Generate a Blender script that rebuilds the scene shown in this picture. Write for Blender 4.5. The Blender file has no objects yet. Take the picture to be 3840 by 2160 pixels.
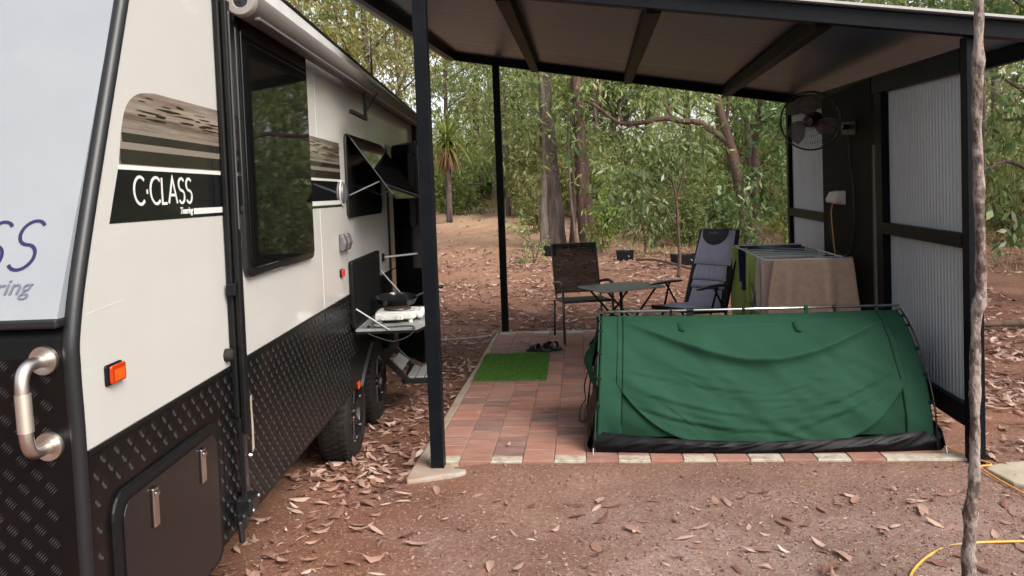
import bpy, math, random
import numpy as np
from math import sin, cos, pi, radians, atan2, sqrt
from mathutils import Vector, Matrix

scene = bpy.context.scene
COL = scene.collection

# ------------------------------------------------------------------ camera
F_PX, CYP = 2884.0, 838.0                 # focal length and horizon offset in px of a 3840 wide frame
ROLL, PITCH, YAW, EYE = 0.0371, radians(2.32), math.atan(262 / 2884.0), 1.6
fwd = Vector((-sin(YAW) * cos(PITCH), cos(YAW) * cos(PITCH), -sin(PITCH)))
r0 = Vector((cos(YAW), sin(YAW), 0)); u0 = r0.cross(fwd)
cr = cos(ROLL) * r0 - sin(ROLL) * u0; cu = sin(ROLL) * r0 + cos(ROLL) * u0
cam_d = bpy.data.cameras.new("camera"); cam = bpy.data.objects.new("camera", cam_d); COL.objects.link(cam)
cam.matrix_world = Matrix(((cr.x, cu.x, -fwd.x, 0), (cr.y, cu.y, -fwd.y, 0), (cr.z, cu.z, -fwd.z, EYE), (0, 0, 0, 1)))
cam_d.sensor_width = 36.0; cam_d.sensor_fit = 'HORIZONTAL'; cam_d.lens = F_PX / 3840 * 36
cam_d.shift_y = (CYP - 1080) / 3840
cam_d.clip_start = 0.05; cam_d.clip_end = 500
scene.camera = cam

# ------------------------------------------------------------------ light
SUN_EL, SUN_AZ = radians(42), radians(132)     # azimuth measured from +Y towards +X (clockwise)
w = bpy.data.worlds.new("World"); scene.world = w; w.use_nodes = True
nt = w.node_tree
bg = nt.nodes['Background']
sky = nt.nodes.new('ShaderNodeTexSky'); sky.sky_type = 'NISHITA'; sky.sun_disc = False
sky.sun_elevation = SUN_EL; sky.sun_rotation = SUN_AZ; sky.dust_density = 4.0; sky.air_density = 1.0; sky.ozone_density = 1.0
hs = nt.nodes.new('ShaderNodeHueSaturation'); hs.inputs['Saturation'].default_value = 0.38
nt.links.new(sky.outputs[0], hs.inputs['Color']); nt.links.new(hs.outputs[0], bg.inputs[0])
bg.inputs[1].default_value = 0.15
sd = bpy.data.lights.new("sun", 'SUN'); sd.energy = 1.5; sd.angle = radians(35); sd.color = (1.0, 0.93, 0.84)
so = bpy.data.objects.new("sun", sd); COL.objects.link(so)
sdir = Vector((sin(SUN_AZ) * cos(SUN_EL), cos(SUN_AZ) * cos(SUN_EL), sin(SUN_EL)))
so.rotation_euler = sdir.to_track_quat('Z', 'Y').to_euler()
so.location = (0, -10, 20)
vs = scene.view_settings
vs.view_transform = 'Standard'; vs.look = 'None'; vs.gamma = 1.0; vs.exposure = 1.35; vs.use_curve_mapping = False
scene.cycles.max_bounces = 7; scene.cycles.transparent_max_bounces = 12
scene.cycles.use_denoising = True

# ------------------------------------------------------------------ helpers
class MB:
    """collects boxes, bars, tubes ... and links them as ONE mesh object"""
    def __init__(s, org=(0, 0, 0)):
        s.v = []; s.f = []; s.org = Vector(org)
    def add(s, vs_, fs_):
        b = len(s.v); s.v += [tuple(p) for p in vs_]; s.f += [tuple(b + i for i in f) for f in fs_]
        return s
    def box(s, lo, hi):
        x0, y0, z0 = lo; x1, y1, z1 = hi
        return s.add([(x0, y0, z0), (x1, y0, z0), (x1, y1, z0), (x0, y1, z0), (x0, y0, z1), (x1, y0, z1), (x1, y1, z1), (x0, y1, z1)],
                     [(0, 3, 2, 1), (4, 5, 6, 7), (0, 1, 5, 4), (1, 2, 6, 5), (2, 3, 7, 6), (3, 0, 4, 7)])
    def bar(s, p, q, wd, ht, up=(0, 0, 1)):
        """rectangular bar from p to q; wd across, ht along 'up'"""
        p = Vector(p); q = Vector(q); d = (q - p).normalized(); u = Vector(up)
        a = d.cross(u)
        if a.length < 1e-5: a = d.cross(Vector((1, 0, 0)))
        a.normalize(); u = a.cross(d).normalized()
        a = a * wd / 2; u = u * ht / 2
        vv = [p - a - u, p + a - u, p + a + u, p - a + u, q - a - u, q + a - u, q + a + u, q - a + u]
        return s.add(vv, [(0, 3, 2, 1), (4, 5, 6, 7), (0, 1, 5, 4), (1, 2, 6, 5), (2, 3, 7, 6), (3, 0, 4, 7)][:6])
    def tube(s, pts, r, seg=10, cap=True, jitter=0.0, rng=None):
        pts = [Vector(p) for p in pts]; n = len(pts)
        rs = r if isinstance(r, (list, tuple)) else [r] * n
        b = len(s.v); prev = None
        for i, p in enumerate(pts):
            d = (pts[min(i + 1, n - 1)] - pts[max(i - 1, 0)]).normalized()
            if prev is None:
                a = d.cross(Vector((0.3, 0.9, 0.31)))
                if a.length < 1e-3: a = d.cross(Vector((1, 0, 0)))
            else:
                a = prev - d * prev.dot(d)
            a.normalize(); prev = a; c = d.cross(a)
            for k in range(seg):
                t = 2 * pi * k / seg
                rr = rs[i] * (1 + (rng.uniform(-jitter, jitter) if jitter else 0))
                s.v.append(tuple(p + a * cos(t) * rr + c * sin(t) * rr))
        for i in range(n - 1):
            for k in range(seg):
                k2 = (k + 1) % seg
                s.f.append((b + i * seg + k, b + i * seg + k2, b + (i + 1) * seg + k2, b + (i + 1) * seg + k))
        if cap:
            s.f.append(tuple(b + k for k in reversed(range(seg))))
            s.f.append(tuple(b + (n - 1) * seg + k for k in range(seg)))
        return s
    def lathe(s, prof, o=(0, 0, 0), axis=(0, 0, 1), seg=28):
        """prof: list of (radius, height along axis)"""
        ax = Vector(axis).normalized(); a = ax.orthogonal().normalized(); c = ax.cross(a); o = Vector(o)
        b = len(s.v)
        for r, h in prof:
            for k in range(seg):
                t = 2 * pi * k / seg
                s.v.append(tuple(o + ax * h + a * cos(t) * r + c * sin(t) * r))
        for i in range(len(prof) - 1):
            for k in range(seg):
                k2 = (k + 1) % seg
                s.f.append((b + i * seg + k, b + i * seg + k2, b + (i + 1) * seg + k2, b + (i + 1) * seg + k))
        return s
    def prism(s, poly, o, ax, ay, az):
        """flat polygon (list of 2D) placed by origin and axes, extruded along az (vector with length)"""
        o = Vector(o); ax = Vector(ax); ay = Vector(ay); az = Vector(az); n = len(poly); b = len(s.v)
        for q in poly: s.v.append(tuple(o + ax * q[0] + ay * q[1]))
        for q in poly: s.v.append(tuple(o + ax * q[0] + ay * q[1] + az))
        s.f.append(tuple(b + i for i in reversed(range(n)))); s.f.append(tuple(b + n + i for i in range(n)))
        for i in range(n):
            j = (i + 1) % n
            s.f.append((b + i, b + j, b + n + j, b + n + i))
        return s
    def grid(s, fn, nu, nv):
        b = len(s.v)
        for i in range(nu + 1):
            for j in range(nv + 1):
                s.v.append(tuple(fn(i / nu, j / nv)))
        for i in range(nu):
            for j in range(nv):
                a = b + i * (nv + 1) + j
                s.f.append((a, a + nv + 1, a + nv + 2, a + 1))
        return s
    def ribbon(s, pts, wd, o, ax, ay, az):
        """flat stroke of width wd along a 2D polyline, extruded az"""
        P = [Vector((p[0], p[1])) for p in pts]; n = len(P); L = []; R = []
        for i, p in enumerate(P):
            if i == 0: t = (P[1] - P[0]).normalized(); m = 1
            elif i == n - 1: t = (P[-1] - P[-2]).normalized(); m = 1
            else:
                t1 = (P[i] - P[i - 1]).normalized(); t2 = (P[i + 1] - P[i]).normalized()
                t = (t1 + t2)
                t = t.normalized() if t.length > 1e-4 else t1
                m = min(1 / max(abs(t.dot(t1)), .3), 2.5)
            nn = Vector((-t.y, t.x)) * wd / 2 * m
            L.append(p + nn); R.append(p - nn)
        for i in range(n - 1):
            s.prism([R[i], R[i + 1], L[i + 1], L[i]], o, ax, ay, az)
        return s
    def build(s, name, mat, parent=None, smooth=False, bevel=0.0, loc=None, solid=0.0, angle=None):
        me = bpy.data.meshes.new(name)
        vv = [(x - s.org.x, y - s.org.y, z - s.org.z) for x, y, z in s.v]
        me.from_pydata(vv, [], s.f); me.update()
        o = bpy.data.objects.new(name, me); COL.objects.link(o)
        if mat is not None: me.materials.append(mat)
        if smooth or angle:
            for p in me.polygons: p.use_smooth = True
            if angle: me.set_sharp_from_angle(angle=radians(angle))
        if loc is not None: o.location = loc
        if parent is not None: o.parent = parent
        if solid:
            m = o.modifiers.new('solid', 'SOLIDIFY'); m.thickness = solid; m.offset = 0
        if bevel:
            m = o.modifiers.new('bevel', 'BEVEL'); m.width = bevel; m.segments = 2; m.limit_method = 'ANGLE'; m.angle_limit = radians(40)
        return o

def np_mesh(name, V, Q, mat, parent=None, smooth=False):
    V = np.asarray(V, dtype=np.float32); Q = np.asarray(Q, dtype=np.int32); k = Q.shape[1]
    me = bpy.data.meshes.new(name)
    me.vertices.add(len(V)); me.vertices.foreach_set('co', V.ravel())
    me.loops.add(Q.size); me.loops.foreach_set('vertex_index', Q.ravel())
    me.polygons.add(len(Q)); me.polygons.foreach_set('loop_start', np.arange(0, Q.size, k, dtype=np.int32))
    me.update(calc_edges=True); me.validate()
    if smooth: me.polygons.foreach_set('use_smooth', np.ones(len(Q), dtype=bool))
    me.materials.append(mat)
    o = bpy.data.objects.new(name, me); COL.objects.link(o)
    if parent is not None: o.parent = parent
    return o

def tag(o, label=None, cat=None, group=None, kind=None):
    if label: o['label'] = label
    if cat: o['category'] = cat
    if group: o['group'] = group
    if kind: o['kind'] = kind
    return o
def thing(name, label, cat, loc=(0, 0, 0), rz=0.0, group=None):
    o = bpy.data.objects.new(name, None); COL.objects.link(o); o.empty_display_size = 0.2
    o.location = loc; o.rotation_euler = (0, 0, rz)
    return tag(o, label, cat, group)
def dup(root, loc, rz, sc=1.0, label=None):
    r = root.copy(); COL.objects.link(r); r.location = loc; r.rotation_euler = (0, 0, rz); r.scale = (sc, sc, sc)
    if label: r['label'] = label
    for ch in root.children:
        c = ch.copy(); COL.objects.link(c); c.parent = r
        for g in ch.children:
            d = g.copy(); COL.objects.link(d); d.parent = c
    return r
def rrect(x0, y0, x1, y1, r, n=5):
    out = []
    for cx, cy, a0 in ((x1 - r, y1 - r, 0), (x0 + r, y1 - r, 90), (x0 + r, y0 + r, 180), (x1 - r, y0 + r, 270)):
        for i in range(n + 1):
            a = radians(a0 + 90 * i / n); out.append((cx + r * cos(a), cy + r * sin(a)))
    return out
def smooth_path(pts, n=8):
    P = [Vector(p) for p in pts]; out = []
    for i in range(len(P) - 1):
        p0 = P[max(i - 1, 0)]; p1 = P[i]; p2 = P[i + 1]; p3 = P[min(i + 2, len(P) - 1)]
        for k in range(n):
            t = k / n
            out.append(0.5 * ((2 * p1) + (p2 - p0) * t + (2 * p0 - 5 * p1 + 4 * p2 - p3) * t * t + (3 * p1 - p0 - 3 * p2 + p3) * t ** 3))
    out.append(P[-1]); return out

# ------------------------------------------------------------------ materials
def nodes_of(m): return m.node_tree.nodes, m.node_tree.links
def mat(name, base, rough=.5, metal=0., spec=.5, var=None, bump=None, coat=0., island=None, coords='Object', stretch=None):
    """var=(scale, second colour, lo, hi); bump=(scale, strength, distance); island=second colour mixed per loose piece"""
    m = bpy.data.materials.new(name); m.use_nodes = True; N, L = nodes_of(m); b = N['Principled BSDF']
    b.inputs['Base Color'].default_value = (*base, 1); b.inputs['Roughness'].default_value = rough
    b.inputs['Metallic'].default_value = metal; b.inputs['Specular IOR Level'].default_value = spec
    b.inputs['Coat Weight'].default_value = coat; b.inputs['Coat Roughness'].default_value = .05
    tc = N.new('ShaderNodeTexCoord'); src = tc.outputs[coords]
    if stretch:
        mp = N.new('ShaderNodeMapping'); mp.inputs['Scale'].default_value = stretch; L.new(src, mp.inputs[0]); src = mp.outputs[0]
    col = None
    if island:
        g = N.new('ShaderNodeNewGeometry'); mx = N.new('ShaderNodeMix'); mx.data_type = 'RGBA'
        mx.inputs[6].default_value = (*base, 1); mx.inputs[7].default_value = (*island, 1)
        L.new(g.outputs['Random Per Island'], mx.inputs[0]); col = mx.outputs[2]; L.new(col, b.inputs['Base Color'])
    if var:
        n = N.new('ShaderNodeTexNoise'); n.inputs['Scale'].default_value = var[0]; n.inputs['Detail'].default_value = 6; n.inputs['Roughness'].default_value = .65
        L.new(src, n.inputs['Vector'])
        r = N.new('ShaderNodeMapRange'); r.inputs[1].default_value = var[2]; r.inputs[2].default_value = var[3]; L.new(n.outputs[0], r.inputs[0])
        mx = N.new('ShaderNodeMix'); mx.data_type = 'RGBA'
        mx.inputs[6].default_value = (*base, 1); mx.inputs[7].default_value = (*var[1], 1)
        if col is not None: L.new(col, mx.inputs[6])
        L.new(r.outputs[0], mx.inputs[0]); L.new(mx.outputs[2], b.inputs['Base Color'])
    if bump:
        n = N.new('ShaderNodeTexNoise'); n.inputs['Scale'].default_value = bump[0]; n.inputs['Detail'].default_value = 5
        L.new(src, n.inputs['Vector'])
        bp = N.new('ShaderNodeBump'); bp.inputs['Strength'].default_value = bump[1]; bp.inputs['Distance'].default_value = bump[2]
        L.new(n.outputs[0], bp.inputs['Height']); L.new(bp.outputs[0], b.inputs['Normal'])
    return m
def leaf_mat(name, cols, trans=.48, rough=.55):
    m = bpy.data.materials.new(name); m.use_nodes = True; N, L = nodes_of(m); b = N['Principled BSDF']
    g = N.new('ShaderNodeNewGeometry'); cr_ = N.new('ShaderNodeValToRGB'); L.new(g.outputs['Random Per Island'], cr_.inputs[0])
    e = cr_.color_ramp.elements
    for i, (p, c) in enumerate(cols):
        el = e[i] if i < 2 else e.new(p)
        el.position = p; el.color = (*c, 1)
    oi = N.new('ShaderNodeObjectInfo'); hv = N.new('ShaderNodeHueSaturation')
    mr = N.new('ShaderNodeMapRange'); mr.inputs[3].default_value = .75; mr.inputs[4].default_value = 1.3
    L.new(oi.outputs['Random'], mr.inputs[0]); L.new(mr.outputs[0], hv.inputs['Value'])
    mh = N.new('ShaderNodeMapRange'); mh.inputs[3].default_value = .475; mh.inputs[4].default_value = .515
    L.new(oi.outputs['Random'], mh.inputs[0]); L.new(mh.outputs[0], hv.inputs['Hue']); L.new(cr_.outputs[0], hv.inputs['Color'])
    L.new(hv.outputs[0], b.inputs['Base Color']); b.inputs['Roughness'].default_value = rough; b.inputs['Specular IOR Level'].default_value = .3
    t = N.new('ShaderNodeBsdfTranslucent'); L.new(hv.outputs[0], t.inputs[0])
    mx = N.new('ShaderNodeMixShader'); mx.inputs[0].default_value = trans
    L.new(b.outputs[0], mx.inputs[1]); L.new(t.outputs[0], mx.inputs[2]); L.new(mx.outputs[0], N['Material Output'].inputs[0])
    return m
def see_through(name, base, alpha, rough=.5):
    m = mat(name, base, rough); m.node_tree.nodes['Principled BSDF'].inputs['Alpha'].default_value = alpha; m.node_tree.nodes['Principled BSDF'].inputs['Specular IOR Level'].default_value = .2
    return m

M = {}
M['white'] = mat('caravan_white', (.415, .405, .385), .07, spec=.5, var=(1.3, (.385, .375, .355), .42, .75))
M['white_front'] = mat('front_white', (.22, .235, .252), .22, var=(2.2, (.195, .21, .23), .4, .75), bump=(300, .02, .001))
M['fascia'] = mat('fascia_white', (.55, .55, .54), .12, var=(5, (.46, .455, .43), .45, .7))
M['check'] = mat('checker_black', (.003, .003, .0033), .30, spec=.22, var=(2.5, (.013, .0075, .006), .48, .8))
M['check_bar'] = mat('checker_worn_bars', (.005, .005, .0055), .42, spec=.2)  # lighter than the plate: highlights on the bars put into the colour
M['nose_bar'] = mat('nose_lit_bars', (.035, .036, .038), .3)  # paler again, painting the glints along the nose bars
M['blackgloss'] = mat('black_gloss', (.010, .010, .011), .12)
M['blackmat'] = mat('black_powdercoat', (.0045, .0048, .0053), .42, spec=.2, var=(20, (.007, .007, .0075), .4, .7))
M['trimblack'] = mat('corner_trim', (.008, .0085, .010), .42, spec=.4)
M['glass'] = mat('tinted_glass', (.004, .004, .004), .03, spec=.5)
M['rubber'] = mat('rubber', (.009, .0085, .008), .75, spec=.25, var=(30, (.026, .017, .013), .48, .8))
M['rimblack'] = mat('rim_black', (.012, .012, .012), .2, metal=.2)
M['chrome'] = mat('chrome', (.62, .6, .58), .18, metal=1.)
M['brushed'] = mat('brushed_steel', (.58, .54, .50), .34, metal=1., bump=(120, .1, .001))
M['alu'] = mat('aluminium', (.30, .31, .315), .42, metal=.6)
M['amber'] = mat('amber_lens', (.34, .026, .003), .15, spec=.6)
M['amber_hot'] = mat('amber_lens_inner', (.50, .075, .006), .3)
M['redlens'] = mat('red_lens', (.45, .02, .012), .15)
M['greyplastic'] = mat('grey_plastic', (.09, .09, .095), .4)
M['decal_dark'] = mat('decal_dark', (.020, .018, .014), .08)
M['decal_black'] = mat('decal_black', (.007, .007, .008), .08)
M['decal_pale'] = mat('decal_pale', (.17, .145, .12), .1)
M['decal_white'] = mat('decal_white', (.55, .545, .53), .12)
M['decal_brown'] = mat('decal_brown', (.055, .040, .031), .1, var=(9, (.24, .195, .16), .36, .66), stretch=(1, .16, 3.2))
M['decal_ink'] = mat('decal_blots', (.014, .011, .009), .1)
M['navy'] = mat('navy_ink', (.015, .014, .06), .2)
M['greyink'] = mat('grey_ink', (.10, .11, .14), .3)
M['awning'] = mat('awning_cloth', (.105, .092, .08), .6, spec=.3, var=(4, (.075, .066, .058), .4, .7), stretch=(1, .2, 1))
M['table_white'] = mat('table_laminate', (.22, .22, .215), .4)
M['awning_cap'] = mat('awning_cap', (.20, .185, .165), .5)
M['steel_dark'] = mat('frame_charcoal', (.0045, .0055, .0075), .42, spec=.07, var=(6, (.0075, .009, .0115), .4, .75))
M['rafter'] = mat('rafter_coat', (.006, .0058, .006), .5, spec=.06, var=(5, (.013, .010, .009), .4, .7))
M['ceil'] = mat('roof_sheet', (.046, .068, .10), .33, var=(1.2, (.039, .058, .085), .4, .7))
M['sheet'] = mat('wall_sheet', (.40, .43, .46), .38, var=(2.5, (.33, .355, .38), .35, .75), bump=(60, .05, .002))
M['panel'] = mat('dark_panel', (.009, .0098, .009), .6, spec=.03, var=(2, (.017, .0165, .0142), .35, .7))
M['flashing'] = mat('flashing', (.30, .30, .295), .4)
M['pvcwhite'] = mat('white_plastic', (.50, .495, .47), .3)
M['concrete'] = mat('concrete', (.27, .235, .195), .85, var=(5, (.25, .15, .10), .40, .66), bump=(60, .3, .004))
M['stone'] = mat('pale_concrete', (.33, .29, .215), .85, var=(5, (.23, .17, .125), .45, .7), bump=(50, .3, .004))
M['canvas'] = mat('green_canvas', (.0095, .041, .0225), .8, spec=.13, var=(3, (.014, .050, .029), .35, .7), bump=(260, .12, .002))
M['canvas2'] = mat('green_canvas_inner', (.006, .030, .0145), .8, spec=.13, var=(4, (.009, .036, .018), .35, .7), bump=(260, .12, .002))
M['pvc'] = mat('black_pvc', (.003, .003, .0035), .38, spec=.13)
M['netting'] = see_through('black_netting', (.012, .012, .013), .8)
M['sling'] = see_through('sling_mesh', (.010, .009, .0085), .93, .7)
M['chairframe'] = mat('chair_frame', (.045, .04, .042), .35)
M['cushion'] = mat('grey_padding', (.40, .39, .48), .8, bump=(160, .25, .003), var=(5, (.45, .44, .53), .4, .7))
M['cushion_dark'] = mat('dark_padding', (.035, .035, .045), .8, bump=(160, .2, .003))
M['blackfab'] = mat('black_fabric', (.012, .011, .012), .8)
M['tabletop'] = mat('table_green_grey', (.27, .275, .265), .35, var=(9, (.22, .225, .215), .4, .7))
M['towel'] = mat('tan_towel', (.50, .345, .26), .95, spec=.1, bump=(240, .6, .006), var=(22, (.42, .285, .21), .4, .7))
M['lime'] = mat('lime_towel', (.44, .54, .16), .95, spec=.1, bump=(220, .5, .005))
M['navycloth'] = mat('navy_cloth', (.022, .034, .085), .9, spec=.1)
M['whitecloth'] = mat('white_cloth', (.55, .53, .48), .9, spec=.1)
M['pinkcloth'] = mat('pinkish_cloth', (.45, .33, .29), .9, spec=.1)
M['greycloth'] = mat('grey_towel', (.34, .36, .36), .9, spec=.1)
M['cord'] = mat('orange_cord', (.46, .26, .05), .45)
M['cordwall'] = mat('orange_wall_cord', (.58, .27, .06), .45)
M['cordblack'] = mat('black_cord', (.012, .012, .012), .45)
M['hose'] = mat('white_hose', (.42, .38, .33), .5)
M['blade'] = see_through('fan_blade', (.11, .085, .085), .62, .25)
M['turf'] = mat('turf_green', (.04, .115, .018), .8, island=(.085, .18, .03), spec=.2)
M['turfbase'] = mat('turf_base', (.05, .13, .02), .9)
M['pot'] = mat('pot_black', (.005, .005, .005), .6, spec=.2)
M['mound'] = mat('termite_mound', (.17, .085, .05), .95, var=(3, (.10, .05, .03), .4, .7), bump=(9, .8, .1))
M['bark'] = mat('bark_grey', (.105, .076, .066), .95, var=(7, (.04, .027, .023), .42, .62), bump=(16, 1., .05), stretch=(1, 1, .22))
M['barkred'] = mat('bark_red', (.115, .066, .052), .95, var=(8, (.045, .025, .02), .42, .64), bump=(18, 1., .04), stretch=(1, 1, .25))
M['barkpale'] = mat('bark_pale', (.16, .128, .11), .9, var=(9, (.07, .046, .038), .42, .65), bump=(20, .8, .03), stretch=(1, 1, .3))
M['saplingbark'] = mat('sapling_bark', (.235, .19, .165), .95, var=(28, (.06, .036, .029), .44, .57), bump=(40, 1., .02), stretch=(1, 1, .45))
M['twig'] = mat('twig', (.10, .065, .045), .9, var=(14, (.045, .028, .02), .42, .65))
M['deadskirt'] = mat('dead_fronds', (.14, .06, .03), .9, island=(.22, .12, .06))
M['leafA'] = leaf_mat('gum_leaves', [(0, (.085, .135, .04)), (.5, (.16, .215, .07)), (.85, (.26, .30, .11)), (1, (.40, .35, .17))])
M['leafB'] = leaf_mat('olive_leaves', [(0, (.16, .15, .035)), (.5, (.27, .24, .06)), (.85, (.38, .32, .10)), (1, (.45, .32, .13))])
M['leafC'] = leaf_mat('broad_leaves', [(0, (.05, .095, .03)), (.55, (.105, .165, .055)), (.9, (.18, .24, .095)), (1, (.38, .42, .30))], .38, .4)
M['leafD'] = leaf_mat('fresh_leaves', [(0, (.09, .17, .03)), (.6, (.17, .25, .05)), (1, (.30, .33, .09))])
M['leafE'] = leaf_mat('far_leaves', [(0, (.16, .21, .07)), (.5, (.28, .33, .12)), (.85, (.39, .42, .17)), (1, (.48, .42, .23))], .5)  # lighter than the near leaves, in place of haze
M['grass'] = leaf_mat('dry_grass', [(0, (.34, .26, .12)), (.6, (.52, .42, .21)), (1, (.42, .41, .17))], .4)
M['litter'] = leaf_mat('dry_leaf_litter', [(0, (.12, .06, .04)), (.3, (.25, .14, .098)), (.65, (.38, .245, .18)), (.9, (.52, .37, .28)), (1, (.62, .52, .44))], .25, .6)

# red dirt with greyer gravel to the right, leaf crumbs
def ground_material():
    m = bpy.data.materials.new('red_dirt'); m.use_nodes = True; N, L = nodes_of(m); b = N['Principled BSDF']
    b.inputs['Roughness'].default_value = .95; b.inputs['Specular IOR Level'].default_value = .15
    tc = N.new('ShaderNodeTexCoord'); P = tc.outputs['Object']
    def noise(sc, det=6, ro=.6):
        n = N.new('ShaderNodeTexNoise'); n.inputs['Scale'].default_value = sc; n.inputs['Detail'].default_value = det; n.inputs['Roughness'].default_value = ro
        L.new(P, n.inputs['Vector']); return n.outputs[0]
    def rng(x, a, c, lo=0., hi=1.):
        r = N.new('ShaderNodeMapRange'); r.inputs[1].default_value = a; r.inputs[2].default_value = c; r.inputs[3].default_value = lo; r.inputs[4].default_value = hi
        L.new(x, r.inputs[0]); return r.outputs[0]
    def mix(f, a, c):
        x = N.new('ShaderNodeMix'); x.data_type = 'RGBA'
        for i, s_ in ((6, a), (7, c)):
            if isinstance(s_, tuple): x.inputs[i].default_value = (*s_, 1)
            else: L.new(s_, x.inputs[i])
        L.new(f, x.inputs[0]); return x.outputs[2]
    def mth(op, a, c):
        x = N.new('ShaderNodeMath'); x.operation = op
        for i, s_ in ((0, a), (1, c)):
            if isinstance(s_, (int, float)): x.inputs[i].default_value = s_
            else: L.new(s_, x.inputs[i])
        return x.outputs[0]
    sep = N.new('ShaderNodeSeparateXYZ'); L.new(P, sep.inputs[0])
    base = mix(rng(noise(.9), .38, .66), (.125, .052, .031), (.225, .112, .074))
    # greyer gravel towards +x in the foreground
    gx = mth('ADD', rng(sep.outputs[0], -1.5, .7), mth('MULTIPLY', noise(1.6, 3), .9))
    gf = mth('MULTIPLY', rng(gx, .55, 1.25), rng(sep.outputs[1], 5.2, 3.6))
    base = mix(gf, base, mix(rng(noise(2.5), .4, .65), (.185, .118, .095), (.255, .178, .152)))
    # paler, yellower ground with growing distance
    far = rng(sep.outputs[1], 10, 30)
    base = mix(mth('MULTIPLY', far, .8), base, mix(rng(noise(.5), .4, .62), (.44, .285, .20), (.48, .36, .225)))
    crumbs = rng(noise(55, 4, .75), .55, .72)
    base = mix(mth('MULTIPLY', crumbs, .75), base, (.56, .40, .31))
    dark = rng(noise(34, 5, .8), .48, .36)
    base = mix(mth('MULTIPLY', dark, .6), base, (.13, .06, .042))
    L.new(base, b.inputs['Base Color'])
    h = mth('ADD', mth('MULTIPLY', noise(70, 5, .75), .5), mth('MULTIPLY', noise(14, 5, .7), .6))
    bp = N.new('ShaderNodeBump'); bp.inputs['Strength'].default_value = .8; bp.inputs['Distance'].default_value = .03
    L.new(h, bp.inputs['Height']); L.new(bp.outputs[0], b.inputs['Normal'])
    return m
M['dirt'] = ground_material()
def paver_material():
    m = bpy.data.materials.new('clay_pavers'); m.use_nodes = True; N, L = nodes_of(m); b = N['Principled BSDF']
    b.inputs['Roughness'].default_value = .8; b.inputs['Specular IOR Level'].default_value = .25
    g = N.new('ShaderNodeNewGeometry'); r = N.new('ShaderNodeValToRGB'); L.new(g.outputs['Random Per Island'], r.inputs[0])
    e = r.color_ramp.elements; e[0].position = 0; e[0].color = (.125, .078, .07, 1); e[1].position = 1; e[1].color = (.285, .122, .085, 1)
    for p, c in ((.3, (.185, .09, .073)), (.6, (.24, .105, .076)), (.8, (.22, .122, .096))):
        x = e.new(p); x.color = (*c, 1)
    tc = N.new('ShaderNodeTexCoord'); n = N.new('ShaderNodeTexNoise'); n.inputs['Scale'].default_value = 9; n.inputs['Detail'].default_value = 8; n.inputs['Roughness'].default_value = .7
    mp = N.new('ShaderNodeMapping'); mp.inputs['Scale'].default_value = (.5, 1.6, 1); L.new(tc.outputs['Object'], mp.inputs[0]); L.new(mp.outputs[0], n.inputs['Vector'])
    mr = N.new('ShaderNodeMapRange'); mr.inputs[1].default_value = .4; mr.inputs[2].default_value = .75; mr.inputs[4].default_value = .6; L.new(n.outputs[0], mr.inputs[0])
    mx = N.new('ShaderNodeMix'); mx.data_type = 'RGBA'; mx.inputs[7].default_value = (.36, .23, .18, 1); L.new(mr.outputs[0], mx.inputs[0]); L.new(r.outputs[0], mx.inputs[6])
    L.new(mx.outputs[2], b.inputs['Base Color'])
    bp = N.new('ShaderNodeBump'); bp.inputs['Strength'].default_value = .25; bp.inputs['Distance'].default_value = .004
    n2 = N.new('ShaderNodeTexNoise'); n2.inputs['Scale'].default_value = 90; L.new(tc.outputs['Object'], n2.inputs['Vector']); L.new(n2.outputs[0], bp.inputs['Height']); L.new(bp.outputs[0], b.inputs['Normal'])
    return m
M['paver'] = paver_material()
M['paver_white'] = mat('painted_paver', (.36, .33, .27), .8, var=(16, (.23, .16, .118), .44, .66), bump=(80, .2, .003))

# ------------------------------------------------------------------ ground
def sstep(a, b, x):
    t = np.clip((np.asarray(x, dtype=float) - a) / (b - a), 0, 1); return t * t * (3 - 2 * t)
def gh(x, y):
    x = np.asarray(x, dtype=float); y = np.asarray(y, dtype=float)
    h = -.032 + 0 * x
    h = h - .045 * sstep(-.99, -1.20, x) * sstep(3.6, 4.6, y) * sstep(11, 9.3, y)
    h = h + np.where(y > 9, .04 * np.minimum(y - 9, 31), 0)
    h = h + .018 * sstep(4.2, 4.47, y) * sstep(4.62, 4.5, y) * sstep(-.8, -.6, x) * sstep(2.3, 2.1, x)
    wob = .010 * np.sin(2.3 * x + 1.1 * y) + .008 * np.sin(5.1 * x - 3.7 * y + 1) + .006 * np.sin(9.7 * x + 8.3 * y + 2)
    amp = 1 - .9 * (sstep(-1.5, -1.0, x) * sstep(2.6, 2.2, x) * sstep(4.1, 4.4, y) * sstep(9.2, 8.8, y))
    far = 1 + 3 * sstep(12, 25, y)
    return h + wob * amp * far
def build_ground():
    xs = np.concatenate([np.linspace(-70, -8, 32, endpoint=False), np.linspace(-8, -3.5, 24, endpoint=False), np.linspace(-3.5, 4.5, 130, endpoint=False), np.linspace(4.5, 10, 26, endpoint=False), np.linspace(10, 70, 32)])
    ys = np.concatenate([np.linspace(-40, -2, 20, endpoint=False), np.linspace(-2, 11, 190, endpoint=False), np.linspace(11, 26, 70, endpoint=False), np.linspace(26, 110, 45)])
    X, Y = np.meshgrid(xs, ys, indexing='ij'); Z = gh(X, Y)
    V = np.stack([X, Y, Z], -1).reshape(-1, 3); nx, ny = len(xs), len(ys)
    i, j = np.meshgrid(np.arange(nx - 1), np.arange(ny - 1), indexing='ij'); a = (i * ny + j).ravel()
    o = np_mesh('ground', V, np.stack([a, a + ny, a + ny + 1, a + 1], -1), M['dirt'], smooth=True)
    tag(o, kind='structure')
build_ground()

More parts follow.
